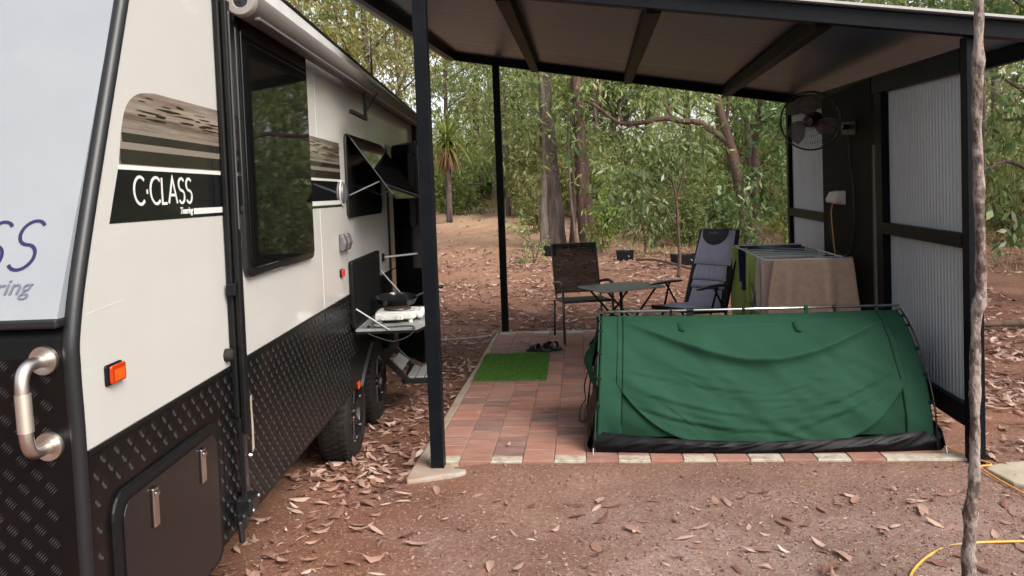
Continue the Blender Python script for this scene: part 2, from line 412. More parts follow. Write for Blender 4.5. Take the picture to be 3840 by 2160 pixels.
# paved patio: loose pavers in one sheet, light painted half pavers along both ends
def build_patio():
    rng = random.Random(5)
    pv = MB(); pw = MB(); S = .19; y0, y1 = 4.50, 8.76
    bed = MB().box((-.975, y0 + .01, -.045), (2.12, y1 - .01, -.008))
    def one(mb, xa, xb, ya, yb):
        dz = rng.uniform(-.002, .002); g = .0022; e = .004
        lo = [(xa + g, ya + g), (xb - g, ya + g), (xb - g, yb - g), (xa + g, yb - g)]
        hi = [(xa + g + e, ya + g + e), (xb - g - e, ya + g + e), (xb - g - e, yb - g - e), (xa + g + e, yb - g - e)]
        vv = [(x, y, -.04) for x, y in lo] + [(x, y, -.004 + dz) for x, y in lo] + [(x, y, dz) for x, y in hi]
        mb.add(vv, [(0, 1, 5, 4), (1, 2, 6, 5), (2, 3, 7, 6), (3, 0, 4, 7), (4, 5, 9, 8), (5, 6, 10, 9), (6, 7, 11, 10), (7, 4, 8, 11), (8, 9, 10, 11)])
    k = -6
    while .168 + k * S < 2.1:
        xa = .168 + k * S; xb = min(xa + S, 2.13); wall_end = 8.76
        if k >= 8:
            one(pw, xa, 2.13, y0, y0 + .095); ya = y0 + .095; xb = 2.13
        elif k % 2 == 0:
            one(pw, xa, xb, y0, y0 + .095); ya = y0 + .095
        else: ya = y0
        while ya < y1 - .02:
            yb = ya + S
            if yb > y1 - .02:
                if y1 - ya > .04: one(pw if rng.random() < .8 else pv, xa, xb, ya, y1)
                break
            one(pv, xa, xb, ya, yb); ya = yb
        k += 1
        if k > 8: break
    root = thing('patio_paving', None, None); del_keys = [q for q in ('label', 'category') if q in root]
    tag(root, kind='structure')
    pv.build('paver', M['paver'], root); pw.build('painted_paver', M['paver_white'], root); bed.build('paving_bed', M['concrete'], root)
build_patio()
# concrete strip beside the pavers
outer = [(-.72, 4.355), (-.77, 4.32), (-.85, 4.30), (-.90, 4.27), (-.98, 4.235), (-1.035, 4.215), (-1.05, 4.25), (-1.05, 4.45), (-1.04, 5.2), (-1.045, 6.0), (-1.03, 7.0), (-1.03, 8.0), (-1.02, 8.75)]
inner = [(-.72, 4.395), (-.80, 4.41), (-.81, 4.495), (-.978, 4.497), (-.978, 5.2), (-.978, 6.0), (-.978, 7.0), (-.978, 8.0), (-.978, 8.75)]
mb = MB(); poly = outer + inner[::-1]
mb.prism(poly, (0, 0, -.10), (1, 0, 0), (0, 1, 0), (0, 0, .094)); tag(mb.build('concrete_edging', M['concrete'], bevel=.012), kind='structure')
slab = [(2.16, 4.40), (2.20, 4.17), (2.30, 4.08), (2.42, 4.02), (2.62, 4.12), (2.66, 4.40), (2.5, 4.50), (2.3, 4.47)]
mb = MB().prism(slab, (0, 0, -.07), (1, 0, 0), (0, 1, 0), (0, 0, .062))
tag(mb.build('stone_slab', M['stone'], bevel=.012), 'pale irregular concrete slab on the dirt to the right of the sapling trunk', 'slab')

# ------------------------------------------------------------------ leaf litter
def litter(name, P, L0, L1, seed, lift=.012, curl=1.0):
    r = np.random.default_rng(seed); n = len(P)
    Ln = r.uniform(L0, L1, n); W = Ln * r.uniform(.20, .40, n); th = r.uniform(0, 2 * pi, n)
    prof = np.array([(-.5, 0), (-.2, .85), (.15, 1.), (.5, 0), (.15, -1.), (-.2, -.85), (-.2, 0), (.15, 0)])
    u = prof[:, 0][None] * Ln[:, None]; v = prof[:, 1][None] * W[:, None] * .5
    bend = r.uniform(-.75, .75, n)[:, None]; v = v + bend * (u ** 2) / Ln[:, None] * .6
    k1 = r.uniform(-.6, .9, n)[:, None] * curl; k2 = r.uniform(-1.2, .8, n)[:, None] * curl
    z = k1 * u ** 2 / Ln[:, None] * .75 + k2 * np.abs(prof[:, 1])[None] * W[:, None] * .35
    tilt = r.normal(0, .12, n)[:, None] * curl; z = z + tilt * u + r.normal(0, .12, n)[:, None] * v * curl
    z = z - z.min(1, keepdims=True) + .002 + r.uniform(0, 1, n)[:, None] ** 2 * lift
    c, s = np.cos(th)[:, None], np.sin(th)[:, None]
    X = P[:, 0:1] + u * c - v * s; Y = P[:, 1:2] + u * s + v * c
    Z = P[:, 2:3] + z
    V = np.stack([X, Y, Z], -1).reshape(-1, 3); b = (np.arange(n) * 8)[:, None]
    T = np.array([(0, 6, 1, 1), (1, 6, 7, 2), (2, 7, 3, 3), (0, 5, 6, 6), (5, 4, 7, 6), (4, 3, 7, 7)])
    tri = np.array([(0, 6, 1), (1, 6, 7), (1, 7, 2), (2, 7, 3), (0, 5, 6), (5, 4, 7), (5, 7, 6), (4, 3, 7)])
    Q = (b[:, :, None] + tri[None]).reshape(-1, 3)
    return V, Q
def scatter_litter():
    r = np.random.default_rng(11); Vs = []; Qs = []; off = 0
    def put(n, x0, x1, y0, y1, L0, L1, seed, keep=None, curl=1., lift=.012, zfix=None, clump=True):
        nonlocal off
        P = np.stack([r.uniform(x0, x1, n), r.uniform(y0, y1, n), np.zeros(n)], -1)
        if keep is not None: P = P[keep(P[:, 0], P[:, 1])]
        if clump:
            d = .5 + .5 * np.sin(2.1 * P[:, 0] + 1.7 * np.sin(1.9 * P[:, 1])) * np.sin(2.6 * P[:, 1] + 1.3 * np.sin(2.3 * P[:, 0] + 1)); P = P[r.uniform(0, 1, len(P)) < .18 + 1.1 * d ** 1.6]
        P[:, 2] = gh(P[:, 0], P[:, 1]) if zfix is None else zfix
        V, Q = litter('', P, L0, L1, seed, lift, curl); Vs.append(V); Qs.append(Q + off); off += len(V)
    pat = lambda x, y: ~((x > -1.06) & (x < 2.2) & (y > 4.1) & (y < 8.85))
    cara = lambda x, y: x > -1.1 - .079 * y + (-.0) - .35
    both = lambda x, y: pat(x, y) & cara(x, y)
    put(300, -1.6, 3.0, 2.0, 4.45, .07, .135, 1, both, 1.0); put(150, -1.4, 3.0, 2.2, 4.45, .07, .125, 41, both, .7, .004, None, False)
    put(800, -1.6, 3.0, 2.0, 4.45, .03, .07, 2, both, 1.1)
    put(6500, -1.7, 3.0, 1.8, 4.45, .008, .030, 3, both, .8, .004)
    put(900, -1.7, .0, 2.2, 4.6, .035, .12, 31, lambda x, y: both(x, y) & (x < -.75 + .35 * np.sin(3 * y)), 1.2)   # pile along the caravan
    put(2600, -2.4, -1.0, 4.3, 9.3, .04, .12, 4, both, 1.1)
    put(5200, 2.2, 5.2, 4.35, 9, .05, .14, 5, lambda x, y: x > 2.25 + .04 * (y - 4.4), 1.3, .03)
    put(900, 2.0, 3.4, 2.2, 4.4, .04, .12, 6, lambda x, y: x > 2.45 - .2 * (y - 3), 1.2)
    put(6500, -2.6, 5.5, 8.85, 12.5, .05, .14, 7, both, 1.2, .03)
    put(8500, -3.5, 9, 12, 18, .07, .16, 8, lambda x, y: (x > -1.5) | (r.uniform(0, 1, len(x)) < .35), 1.3, .03)
    put(4500, -9, 16, 17, 32, .10, .24, 9, lambda x, y: (x > -1) | (r.uniform(0, 1, len(x)) < .3), 1.4, .04)
    put(14, -.9, .0, 4.55, 8.6, .04, .08, 10, None, .7, .0, .002)
    put(2600, 4.5, 14, 3, 14, .07, .16, 12, None, 1.3, .03)
    o = np_mesh('leaf_litter', np.concatenate(Vs), np.concatenate(Qs), M['litter'])
    tag(o, 'dry brown gum leaves scattered over the red dirt', 'leaf litter', kind='stuff')
scatter_litter()
def gravel():
    r = np.random.default_rng(23); n = 16000
    P = np.stack([r.uniform(-1.6, 3.0, n), r.uniform(2.0, 4.47, n)], -1); rad = r.uniform(.0022, .0058, n) * (1 + (r.uniform(0, 1, n) > .97) * 1.2)
    P = P[(P[:, 0] > -1.5 - .079 * P[:, 1] + .2)]; rad = rad[:len(P)]; n = len(P); z = gh(P[:, 0], P[:, 1])
    T = np.array([(1, 0, 0), (0, 1, 0), (-1, 0, 0), (0, -1, 0), (0, 0, .8), (0, 0, -.6)]); jit = r.uniform(.6, 1.3, (n, 6, 1))
    a = r.uniform(0, 6.28, n); c, s_ = np.cos(a), np.sin(a); V = T[None] * rad[:, None, None] * jit
    V = np.stack([V[..., 0] * c[:, None] - V[..., 1] * s_[:, None], V[..., 0] * s_[:, None] + V[..., 1] * c[:, None], V[..., 2]], -1) + np.concatenate([P, (z + rad * .3)[:, None]], 1)[:, None]
    F_ = np.array([(0, 1, 4), (1, 2, 4), (2, 3, 4), (3, 0, 4), (1, 0, 5), (2, 1, 5), (3, 2, 5), (0, 3, 5)])
    Q = ((np.arange(n) * 6)[:, None, None] + F_[None]).reshape(-1, 3)
    tag(np_mesh('gravel', V.reshape(-1, 3), Q, M['gravel']), 'fine reddish gravel pressed into the dirt', 'gravel', kind='stuff')
M['gravel'] = leaf_mat('gravel_stones', [(0, (.10, .055, .04)), (.4, (.18, .105, .08)), (.8, (.26, .17, .14)), (1, (.38, .28, .24))], .0, .9)
gravel()

# ------------------------------------------------------------------ shelter
def fb(x): return 2.6615 - .143 * x          # underside of the front beam
def rb(x): return 2.885 - .178 * x           # underside of the rear beam
WPX, WPY, WDX, WDY = 2.12, 4.49, .17, 4.31     # inner face of the wall
wl = sqrt(WDX ** 2 + WDY ** 2); wdir = Vector((WDX / wl, WDY / wl, 0)); wnor = Vector((wdir.y, -wdir.x, 0))
def wp(y, z, o=0.):
    t = (y - WPY) / WDY
    return Vector((WPX + WDX * t, y, z)) + wnor * o
def build_shelter():
    root = thing('camp_shelter', 'open charcoal steel shelter with sloping roof and one ribbed wall over the brick patio', 'shelter', (.6, 6.6, 0))
    B = lambda: MB((.6, 6.6, 0)); sd_ = M['steel_dark']
    for x, y, zt in ((-.894, 4.44, fb(-.894) + .01), (-.92, 8.80, rb(-.92) + .01), (2.165, 4.49, fb(2.165) + .01), (2.335, 8.80, rb(2.335) + .01)):
        b = B().box((x - .0385, y - .0385, -.08), (x + .0385, y + .0385, zt)); b.build('post', sd_, root, bevel=.003)
    xl, xr = -1.40, 2.68
    # beams
    b = B().bar((xl, 4.435, fb(xl) + .045), (xr, 4.435, fb(xr) + .045), .06, .09); b.build('front_beam', sd_, root, bevel=.003)
    b = B().bar((xl, 4.455, fb(xl) + .016), (xr, 4.455, fb(xr) + .016), .055, .022); b.build('beam_lip', M['blackmat'], root)
    b = B().bar((xl, 8.80, rb(xl) + .045), (xr + .1, 8.80, rb(xr + .1) + .045), .06, .09); b.build('rear_beam', sd_, root, bevel=.003)
    b = B().bar((xl, 4.466, fb(xl) + .045), (xl, 8.769, rb(xl) + .045), .05, .1); b.build('edge_beam', sd_, root, bevel=.003)
    b = B().bar((xr, 4.466, fb(xr) + .045), (xr + .1, 8.769, rb(xr + .1) + .045), .05, .1); b.build('edge_beam', sd_, root, bevel=.003)
    b = B().bar((xl - .045, 4.40, fb(xl) + .06), (xl - .045, 8.83, rb(xl) + .06), .035, .13); b.build('barge_trim', M['greyplastic'], root)
    for xf, xb_ in ((-.415, -.47), (.447, .565), (1.38, 1.64)):
        b = B().bar((xf, 4.466, fb(xf) + .035), (xb_, 8.769, rb(xb_) + .03), .085, .10); b.build('rafter', M['rafter'], root, bevel=.004)
    # roof sheet: fine ribs running across, light underside
    def rf(u, v):
        y = 4.40 + (8.86 - 4.40) * u; x = (xl - .06) + (xr + .16 - xl) * v; k = (y - 4.40) / (8.80 - 4.40)
        rib = .003 * (1 if (int(u * 300) % 4) in (0,) else 0)
        return (x, y, (fb(x) * (1 - k) + rb(x) * k) + .095 + rib)
    b = B().grid(rf, 300, 6); b.build('roof_sheet', M['ceil'], root, solid=.002)
    b = B().bar((xl - .08, 4.412, fb(xl - .08) + .107), (xr + .08, 4.412, fb(xr + .08) + .107), .10, .014); b.build('flashing', M['flashing'], root)
    # wall
    def rail(name, ya, yb, z0a, z0b, h, th=.04, m=sd_):
        p = wp(ya, z0a + h / 2, th / 2); q = wp(yb, z0b + h / 2, th / 2)
        return B().bar(p, q, th, h).build(name, m, root, bevel=.003)
    rail('top_rail', 4.53, 8.76, 2.175, 2.33, .135)
    rail('mid_rail', 4.53, 5.80, 1.192, 1.20, .083); rail('mid_rail', 7.33, 8.76, 1.214, 1.228, .088)
    rail('bottom_rail', 4.53, 8.76, .18, .16, .122)
    b = B().bar(wp(5.86, .30, .03), wp(5.86, 2.22, .03), .06, .12, (0, 1, 0)); b.build('stud', sd_, root, bevel=.003)
    b = B().bar(wp(5.955, .06, .002), wp(5.955, 1.85, .002), .014, .012, (0, 1, 0)); b.build('conduit', M['greyplastic'], root)
    p0, p1 = wp(5.965, 0, -.006), wp(7.33, 0, -.006)
    b = B().bar(wp(5.99, 1.20, .009), wp(7.33, 1.20, .009), .03, 2.30); b.build('wall_panel', M['panel'], root)
    # ribbed sheets on the outside of the rails
    def sheet(ya, yb, z0, z1a, z1b, pitch):
        n = int((yb - ya) / pitch) * 8; o_ = B()
        def fn(u, v):
            y = ya + (yb - ya) * u; ph = (u * (yb - ya) / pitch) % 1.0
            d = .004 + .006 * (0 if ph < .25 else ((ph - .25) / .12 if ph < .37 else (1 if ph < .8 else (1 - (ph - .8) / .2))))
            zt = z1a + (z1b - z1a) * u
            p = wp(y, z0 + (zt - z0) * v, .048 + d); return p
        o_.grid(fn, n, 1).build('ribbed_sheet', M['sheet'], root, solid=.0015)
    sheet(4.50, 5.92, .20, 2.26, 2.30, .047)
    sheet(7.30, 8.78, .17, 2.36, 2.42, .047)
    return root
shelter = build_shelter()

# fan on the wall
def build_fan():
    ax = Vector((-.50, -.80, -.16)).normalized(); c = Vector((1.86, 6.42, 2.085)); R = .235
    root = thing('wall_fan', 'black caged wall fan with smoky blades on a bracket high on the dark wall panel', 'fan', (2.19, 6.45, 2.02))
    B = lambda: MB((2.19, 6.45, 2.02))
    a = ax.orthogonal().normalized(); b2 = ax.cross(a)
    def ring(mb, r, h, w_):
        pts = [c + ax * h + a * cos(t) * r + b2 * sin(t) * r for t in np.linspace(0, 2 * pi, 41)]
        mb.tube(pts, w_, 6, cap=False)
    g = B(); ring(g, R, 0, .007); ring(g, R * .985, .03, .0035)
    g.build('cage_rim', M['blackgloss'], root, smooth=True)
    g = B()
    for h, s_ in ((.055, 1), (-.075, -1)):
        for rr in (.07, .125, .18): ring(g, rr, h * (1 - (rr / R) ** 2 * .5), .0010)
    for k in range(56):
        t = 2 * pi * k / 56
        for h in (.06, -.08):
            g.tube([c + (a * cos(t) + b2 * sin(t)) * (R * f) + ax * h * (1 - f ** 3) for f in (.2, .5, .8, 1.)], .0008, 4, cap=False)
    g.build('cage_wire', M['blackmat'], root)
    h = B().lathe([(0, .075), (.04, .07), (.048, .05), (.045, -.02), (.05, -.05), (.062, -.07), (.06, -.16), (.045, -.19), (0, -.195)], c, ax); h.build('motor_hub', M['blackgloss'], root, angle=40)
    for k in range(3):
        t0 = 2 * pi * k / 3 + 1.9; bl = B()
        def fn(u, v):
            r = .045 + .165 * u; wv = (.55 + .25 * sin(pi * min(u * 1.1, 1))) * (v - .5) * (1.75 - .45 * u) + .25 * u
            t = t0 + wv; return c + (a * cos(t) + b2 * sin(t)) * r + ax * (.045 * (v - .5) * (1 - .3 * u) + .005)
        bl.grid(fn, 8, 8).build('blade', M['blade'], root, smooth=True, solid=.002)
    arm = B(); back = c - ax * .16
    arm.tube([back, back + Vector((.08, .02, -.03)), (2.10, 6.50, 2.03), (2.19, 6.52, 2.03)], [.03, .022, .022, .022], 10)
    arm.build('arm', M['blackmat'], root, smooth=True)
    br = B().bar(wp(6.30, 2.01, .0), wp(6.66, 2.025, .0), .05, .11); br.build('wall_bracket', M['blackmat'], root, bevel=.006)
    kb = B().lathe([(.012, -.01), (.026, 0), (.026, .014), (.016, .016), (.016, .008), (0, .008)], (2.10, 6.44, 2.03), (-.6, -.8, 0), 20); kb.build('tilt_knob', M['alu'], root, angle=40)
    return root
build_fan()
# outlet with cords
rt = thing('power_outlet', 'white hooded power outlet box on the dark wall panel', 'power outlet', wp(6.8, 1.45, 0))
org = tuple(wp(6.8, 1.45, 0))
o1, o2 = wp(6.62, 0, 0), wp(6.98, 0, 0)
prof = [(0, .055), (-.05, .05), (-.085, -.02), (-.07, -.045), (-.03, -.03), (0, -.055)]
mb = MB(org); mb.prism([(q[0], q[1]) for q in prof], wp(6.66, 1.452, -.006), -wnor * -1, (0, 0, 1), wp(6.95, 1.452, -.006) - wp(6.66, 1.452, -.006)); mb.build('hood', M['pvcwhite'], rt, bevel=.006)
mb = MB(org).bar(wp(6.64, 1.452, -.012), wp(6.97, 1.452, -.012), .012, .115); mb.build('back_plate', M['pvcwhite'], rt, bevel=.003)
pts = smooth_path([wp(6.86, 1.40, -.05), wp(6.84, 1.30, -.07), wp(6.80, 1.0, -.06), wp(6.74, .6, -.04), wp(6.7, .12, -.05), wp(6.4, .012, -.08), wp(5.8, .010, -.10), (2.10, 5.3, .010), (2.12, 4.9, .009), (2.10, 4.62, .010), (2.20, 4.40, .006), (2.13, 4.36, .0), (2.17, 4.12, -.018), (2.22, 3.98, -.02), (2.45, 3.86, -.02), (2.8, 3.8, -.02)], 8)
tag(MB().tube(pts, .0052, 8).build('extension_cord', M['cordwall'], smooth=True), 'orange power cord hanging from the white outlet and running out past the post', 'cord')
pts = smooth_path([(.95, 2.55, -.022), (1.21, 3.05, -.018), (1.30, 3.22, -.016), (1.42, 3.36, -.017), (1.54, 3.45, -.018), (1.66, 3.49, -.018), (1.80, 3.505, -.018), (2.0, 3.52, -.02), (2.4, 3.55, -.02)], 8)
tag(MB().tube(pts, .0060, 8).build('extension_cord', M['cord'], smooth=True), 'thick yellow cord lying on the dirt at the foot of the sapling', 'cord')
pts = smooth_path([wp(6.50, 1.99, -.02), wp(6.47, 1.75, -.02), wp(6.40, 1.55, -.018), wp(6.40, 1.2, -.016), wp(6.50, 1.02, -.016), wp(6.75, .96, -.016), wp(7.0, 1.05, -.018), wp(7.08, 1.25, -.02), wp(6.98, 1.38, -.035), wp(6.9, 1.41, -.04)], 8)
tag(MB().tube(pts, .0048, 7).build('fan_cord', M['cordblack'], smooth=True), 'black fan lead looping down to the white outlet', 'cord')
pts = smooth_path([(-2.6, 8.9, -.06), (-1.9, 8.62, -.06), (-1.40, 8.70, -.058), (-1.12, 8.72, -.04), (-1.03, 8.80, -.005), (-.85, 8.84, -.005)], 8)
tag(MB().tube(pts, .0075, 8).build('water_hose', M['hose'], smooth=True), 'thin white hose on the dirt behind the front post', 'hose')

# ------------------------------------------------------------------ caravan (local axes: x outwards from its side wall, y along it, z up)
CA = radians(4.53)
CD = Vector((-sin(CA), cos(CA), 0)); CN = Vector((cos(CA), sin(CA), 0))
CO = Vector((-1.45, 4.447, 0)); CO = CO - CD * CO.dot(CD)
CORG = (-1.15, 5.0, 0)
def cw(n, s, z): return CO + CN * n + CD * s + Vector((0, 0, z))
# thin geometric capitals as strokes in a unit-height box
def arc(cx, cy, rx, ry, a0, a1, n=18):
    return [(cx + rx * cos(radians(a0 + (a1 - a0) * i / n)), cy + ry * sin(radians(a0 + (a1 - a0) * i / n))) for i in range(n + 1)]
GL = {'C': ([arc(.40, .5, .40, .5, 48, 312, 26)], .74), 'L': ([[(0, 1), (0, 0), (.34, 0)]], .40),
      'A': ([[(0, 0), (.33, 1), (.66, 0)], [(.115, .33), (.545, .33)]], .72),
      'S': ([arc(.235, .755, .225, .245, 35, 270, 16)[:-1] + arc(.225, .255, .24, .255, 90, -145, 16)], .54),
      '.': ([[(.0, .46), (.075, .46)]], .18)}
def letters(mb, txt, h, o, ax, ay, az, wd, xs=1., gap=.06, shear=0., right=False):
    tot = sum(GL[c][1] * xs + gap for c in txt) * h
    x = -tot if right else 0
    for c in txt:
        for st in GL[c][0]:
            mb.ribbon([(x + (p[0] * xs + p[1] * shear) * h, p[1] * h) for p in st], wd if c != '.' else wd * 1.6, o, ax, ay, az)
        x += (GL[c][1] * xs + gap) * h
def text_mesh(txt, size, xf, name, m, parent, shear=0., ext=.0008, align='LEFT', off=0.):
    """lettering turned into a mesh: xf maps (x, y, z) of the text to local space"""
    cu_ = bpy.data.curves.new('lettering', 'FONT'); cu_.body = txt; cu_.size = size; cu_.extrude = ext; cu_.shear = shear; cu_.align_x = align; cu_.resolution_u = 4; cu_.offset = off
    t = bpy.data.objects.new('lettering_tmp', cu_); COL.objects.link(t)
    me = bpy.data.meshes.new_from_object(t.evaluated_get(bpy.context.evaluated_depsgraph_get()))
    bpy.data.objects.remove(t); bpy.data.curves.remove(cu_)
    for v in me.vertices: v.co = xf(v.co)
    me.materials.append(m); me.name = name
    o = bpy.data.objects.new(name, me); COL.objects.link(o); o.parent = parent
    return o

def plate_bars(u0, u1, v0, v1, fn, cell=.034, L=.030, skip=None):
    """raised five-bar pattern; fn(u, v, h) -> point"""
    V = []; F = []
    nu = int((u1 - u0) / cell); nv = int((v1 - v0) / cell)
    for i in range(nu):
        for j in range(nv):
            cu_, cv_ = u0 + (i + .5) * cell, v0 + (j + .5) * cell
            if skip and skip(cu_, cv_): continue
            sg = 1 if (i + j) % 2 else -1
            if sg < 0: continue
            d = (.7071, .7071 * sg); e = (-d[1], d[0])
            for k in range(-2, 3):
                l = L / 2 * (1 - .10 * abs(k)); ox, oy = cu_ + e[0] * k * .0062, cv_ + e[1] * k * .0062; b = len(V)
                for a, c, h in ((-1, 0, 0), (0, -1, 0), (1, 0, 0), (0, 1, 0), (-.55, 0, 1), (.55, 0, 1)):
                    V.append(fn(ox + d[0] * a * l + e[0] * c * .0014, oy + d[1] * a * l + e[1] * c * .0014, h * (.0011 if sg > 0 else .0003)))
                F += [(b, b + 1, b + 5, b + 4), (b + 1, b + 2, b + 5), (b + 2, b + 3, b + 4, b + 5), (b + 3, b, b + 4)]
    return V, F

def bars(o, n0_, m='check_bar'):
    o.data.materials.append(M[m])
    for p in o.data.polygons[n0_:]: p.material_index = 1
def build_caravan():
    root = thing('caravan', 'white caravan with black checker plate skirt, tinted windows and rolled up awning', 'caravan', CO + CN * CORG[0] + CD * CORG[1], CA)
    B = lambda: MB(CORG)
    X, Yv, Z = Vector((1, 0, 0)), Vector((0, 1, 0)), Vector((0, 0, 1))
    WB = -2.3
    zt = lambda s: 2.525 - .0135 * (s - 3.5)
    # body shell (white): profile in (s, z)
    prof = [(1.868, .997), (1.862, 1.22), (1.875, 1.31), (2.20, 2.187), (2.30, 2.44), (2.40, zt(2.4) - .02), (2.6, zt(2.6)), (8.25, zt(8.25)), (8.27, 2.3), (8.27, .997)]
    b = B(); b.prism(prof, (WB + .05, 0, 0), Yv, Z, (-WB - .05, 0, 0)); body = b.build('body', M['white'], root)
    # front panel, upper slope
    up = Vector((0, .389, .921))
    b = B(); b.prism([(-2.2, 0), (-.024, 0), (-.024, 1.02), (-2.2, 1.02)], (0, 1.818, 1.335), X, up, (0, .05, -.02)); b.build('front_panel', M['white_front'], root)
    # black checker plate nose
    b = B()
    def nose(u, v):
        n = -.018 - 2.2 * u
        if v < .85: z = .30 + (1.24 - .30) * v / .85; s = 1.835
        else:
            t = (v - .85) / .15 * pi / 2; z = 1.24 + .085 * sin(t); s = 1.835 + .035 * (1 - cos(t))
        return (n, s, z)
    b.grid(nose, 2, 20)
    V, F = plate_bars(-.60, -.035, .36, 1.245, lambda u, v, h: (u, 1.835 - h, v)); n0_ = len(b.f); b.add(V, F)
    o = b.build('nose_panel', M['check'], root); bars(o, n0_, 'nose_bar')
    b = B().box((-2.2, 1.81, 1.315), (-.02, 1.86, 1.338)); b.build('nose_trim', M['trimblack'], root, bevel=.006)
    # corner trim following the nose
    pts = smooth_path([(-.012, 2.44, 2.60), (-.012, 2.29, 2.44), (-.012, 2.190, 2.187), (-.012, 1.938, 1.55), (-.012, 1.858, 1.31), (-.012, 1.848, 1.20), (-.012, 1.853, .997), (-.012, 1.855, .30)], 6)
    b = B().tube(pts, .0195, 12); b.build('corner_trim', M['trimblack'], root, smooth=True)
    # lower cladding
    clad = [(1.868, .30), (4.79, .385), (5.03, .40), (5.12, .46), (5.39, .58), (5.95, .58), (6.05, .40), (8.26, .40), (8.26, .993), (1.868, .993)]
    clad = [(1.868, .385)] + clad[1:]
    b = B(); b.prism(clad, (-.04, 0, 0), Yv, Z, (.043, 0, 0))
    hat = lambda u, v: (1.93 < u < 2.66 and v < .865)
    V, F = plate_bars(1.885, 5.9, .40, .985, lambda u, v, h: (.003 + h, u, v), skip=lambda u, v: hat(u, v) or (u > 4.75 and v < .62))
    n0_ = len(b.f); b.add(V, F); o = b.build('skirt', M['check'], root); bars(o, n0_)
    b = B().box((-.01, 1.868, .986), (.0065, 8.26, .999)); b.build('skirt_trim', M['blackmat'], root)
    for s in (4.19, 2.70): B().box((.003, s, .40), (.0046, s + .004, .985)).build('seam_strip', M['blackmat'], root)
    B().box((WB + .1, 1.95, .22), (-.24, 8.2, 1.0)).build('chassis', M['blackmat'], root)
    B().box((-.24, 6.12, .24), (-.045, 8.24, .99)).build('dark_underside', M['blackmat'], root)  # black box let down below the body to keep the underside dark
    b = B(); b.bar((.004, 5.00, .365), (.004, 5.10, .43), .03, .006); b.bar((.004, 5.10, .43), (.004, 5.40, .575), .03, .006); b.build('mudguard', M['greyplastic'], root)
    # roof edge
    n_ = 24
    b = B().bar((.012, 2.5, zt(2.5) - .045), (.012, 8.26, zt(8.26) - .045), .024, .10); b.build('roof_fascia', M['fascia'], root, bevel=.006)
    b = B().bar((.010, 2.42, zt(2.42) + .012), (.010, 8.28, zt(8.28) + .012), .034, .016); b.build('roof_trim', M['blackmat'], root)
    # awning
    aw = B().tube([(.078, 2.90, 2.352), (.078, 5.4, 2.352), (.078, 8.10, 2.36)], .056, 24); awo = aw.build('awning_roll', M['awning'], root, angle=50)
    aw.f = aw.f
    cp = B().lathe([(.026, -.01), (.030, -.016), (.052, -.016), (.0565, -.010), (.0565, .02)], (.078, 2.90, 2.352), (0, 1, 0), 28); cp.build('end_cap', M['awning_cap'], awo, angle=40)
    B().lathe([(0, -.006), (.032, -.008)], (.078, 2.90, 2.352), (0, 1, 0), 24).build('end_hub', M['blackgloss'], awo)
    B().bar((.118, 2.95, 2.297), (.118, 8.08, 2.303), .02, .012).build('awning_rail', M['greyplastic'], awo, bevel=.003)
    # awning arms
    b = B(); b.box((.003, 2.806, .80), (.026, 2.856, 2.50)); b.box((.029, 2.812, .74), (.052, 2.852, 2.34)); b.build('awning_arm', M['blackmat'], root, bevel=.006)
    B().box((.052, 2.826, 1.5), (.0535, 2.836, 2.30)).build('arm_slot', M['greyplastic'], root)
    b = B(); b.box((.014, 2.815, .50), (.036, 2.850, .80)); b.build('arm_inner', M['blackgloss'], root, bevel=.004)
    ft = B(); ft.box((.0, 2.785, .435), (.062, 2.875, .505)); ft.box((.01, 2.755, .40), (.05, 2.80, .46)); ft.bar((.03, 2.75, .44), (.04, 2.74, .36), .022, .022, (0, 1, 0)); fo = ft.build('arm_foot', M['blackgloss'], root, bevel=.01)
    bl = B()
    for q in ((.064, 2.80, .455), (.064, 2.86, .49)): MB(CORG).lathe([(0, .006), (.008, .004), (.009, 0)], q, (1, 0, 0), 12).build('bolt', M['chrome'], fo)
    b = B().box((.01, 2.782, 1.26), (.045, 2.806, 1.305)); b.build('arm_latch', M['blackmat'], root, bevel=.004)
    B().lathe([(0, .03), (.018, .028), (.024, .018), (.024, .0)], (.0, 2.775, 1.045), (1, 0, 0), 20).build('rubber_catch', M['rubber'], root, smooth=True)
    B().prism([(0, 0), (.02, .01), (.022, .10), (.016, .16), (.02, .215), (.0, .21), (.004, .1)], (.0535, 2.848, .66), Yv, Z, (.001, 0, 0)).build('sticker', M['stone'], root)
    B().lathe([(0, .012), (.007, .010), (.009, 0)], (.038, 2.856, .645), (1, .3, 0), 12).build('knob', M['chrome'], root)
    b = B(); b.box((.003, 7.97, .55), (.05, 8.03, 2.35)); b.build('awning_arm', M['blackmat'], root, bevel=.006)
    # L shaped light bar bracket under the awning
    b = B(); b.bar((.10, 5.07, 2.29), (.10, 5.07, 2.115), .022, .022, (0, 1, 0)); b.bar((.10, 5.075, 2.118), (.10, 4.63, 2.122), .022, .024); b.bar((.105, 5.08, 2.17), (.16, 5.2, 2.30), .007, .007); b.build('awning_bracket', M['blackmat'], root, bevel=.003)
    # antenna
    B().tube([(-.12, 6.54, 2.47), (-.12, 6.54, 2.75), (-.12, 6.55, 2.95)], [.012, .009, .005], 8).build('antenna', M['blackmat'], root, smooth=True)
    # big window
    fr = rrect(2.985, 1.300, 3.970, 2.43, .05)
    b = B().prism(fr, (.0, 0, 0), Yv, Z, (.022, 0, 0)); wo = b.build('window', M['blackgloss'], root, bevel=.006)
    b = B(); b.prism(rrect(3.02, 1.335, 3.935, 2.40, .04), (.0225, 0, 0), Yv, Z, (.006, 0, 0)); b.build('pane', M['glass'], wo, bevel=.003)
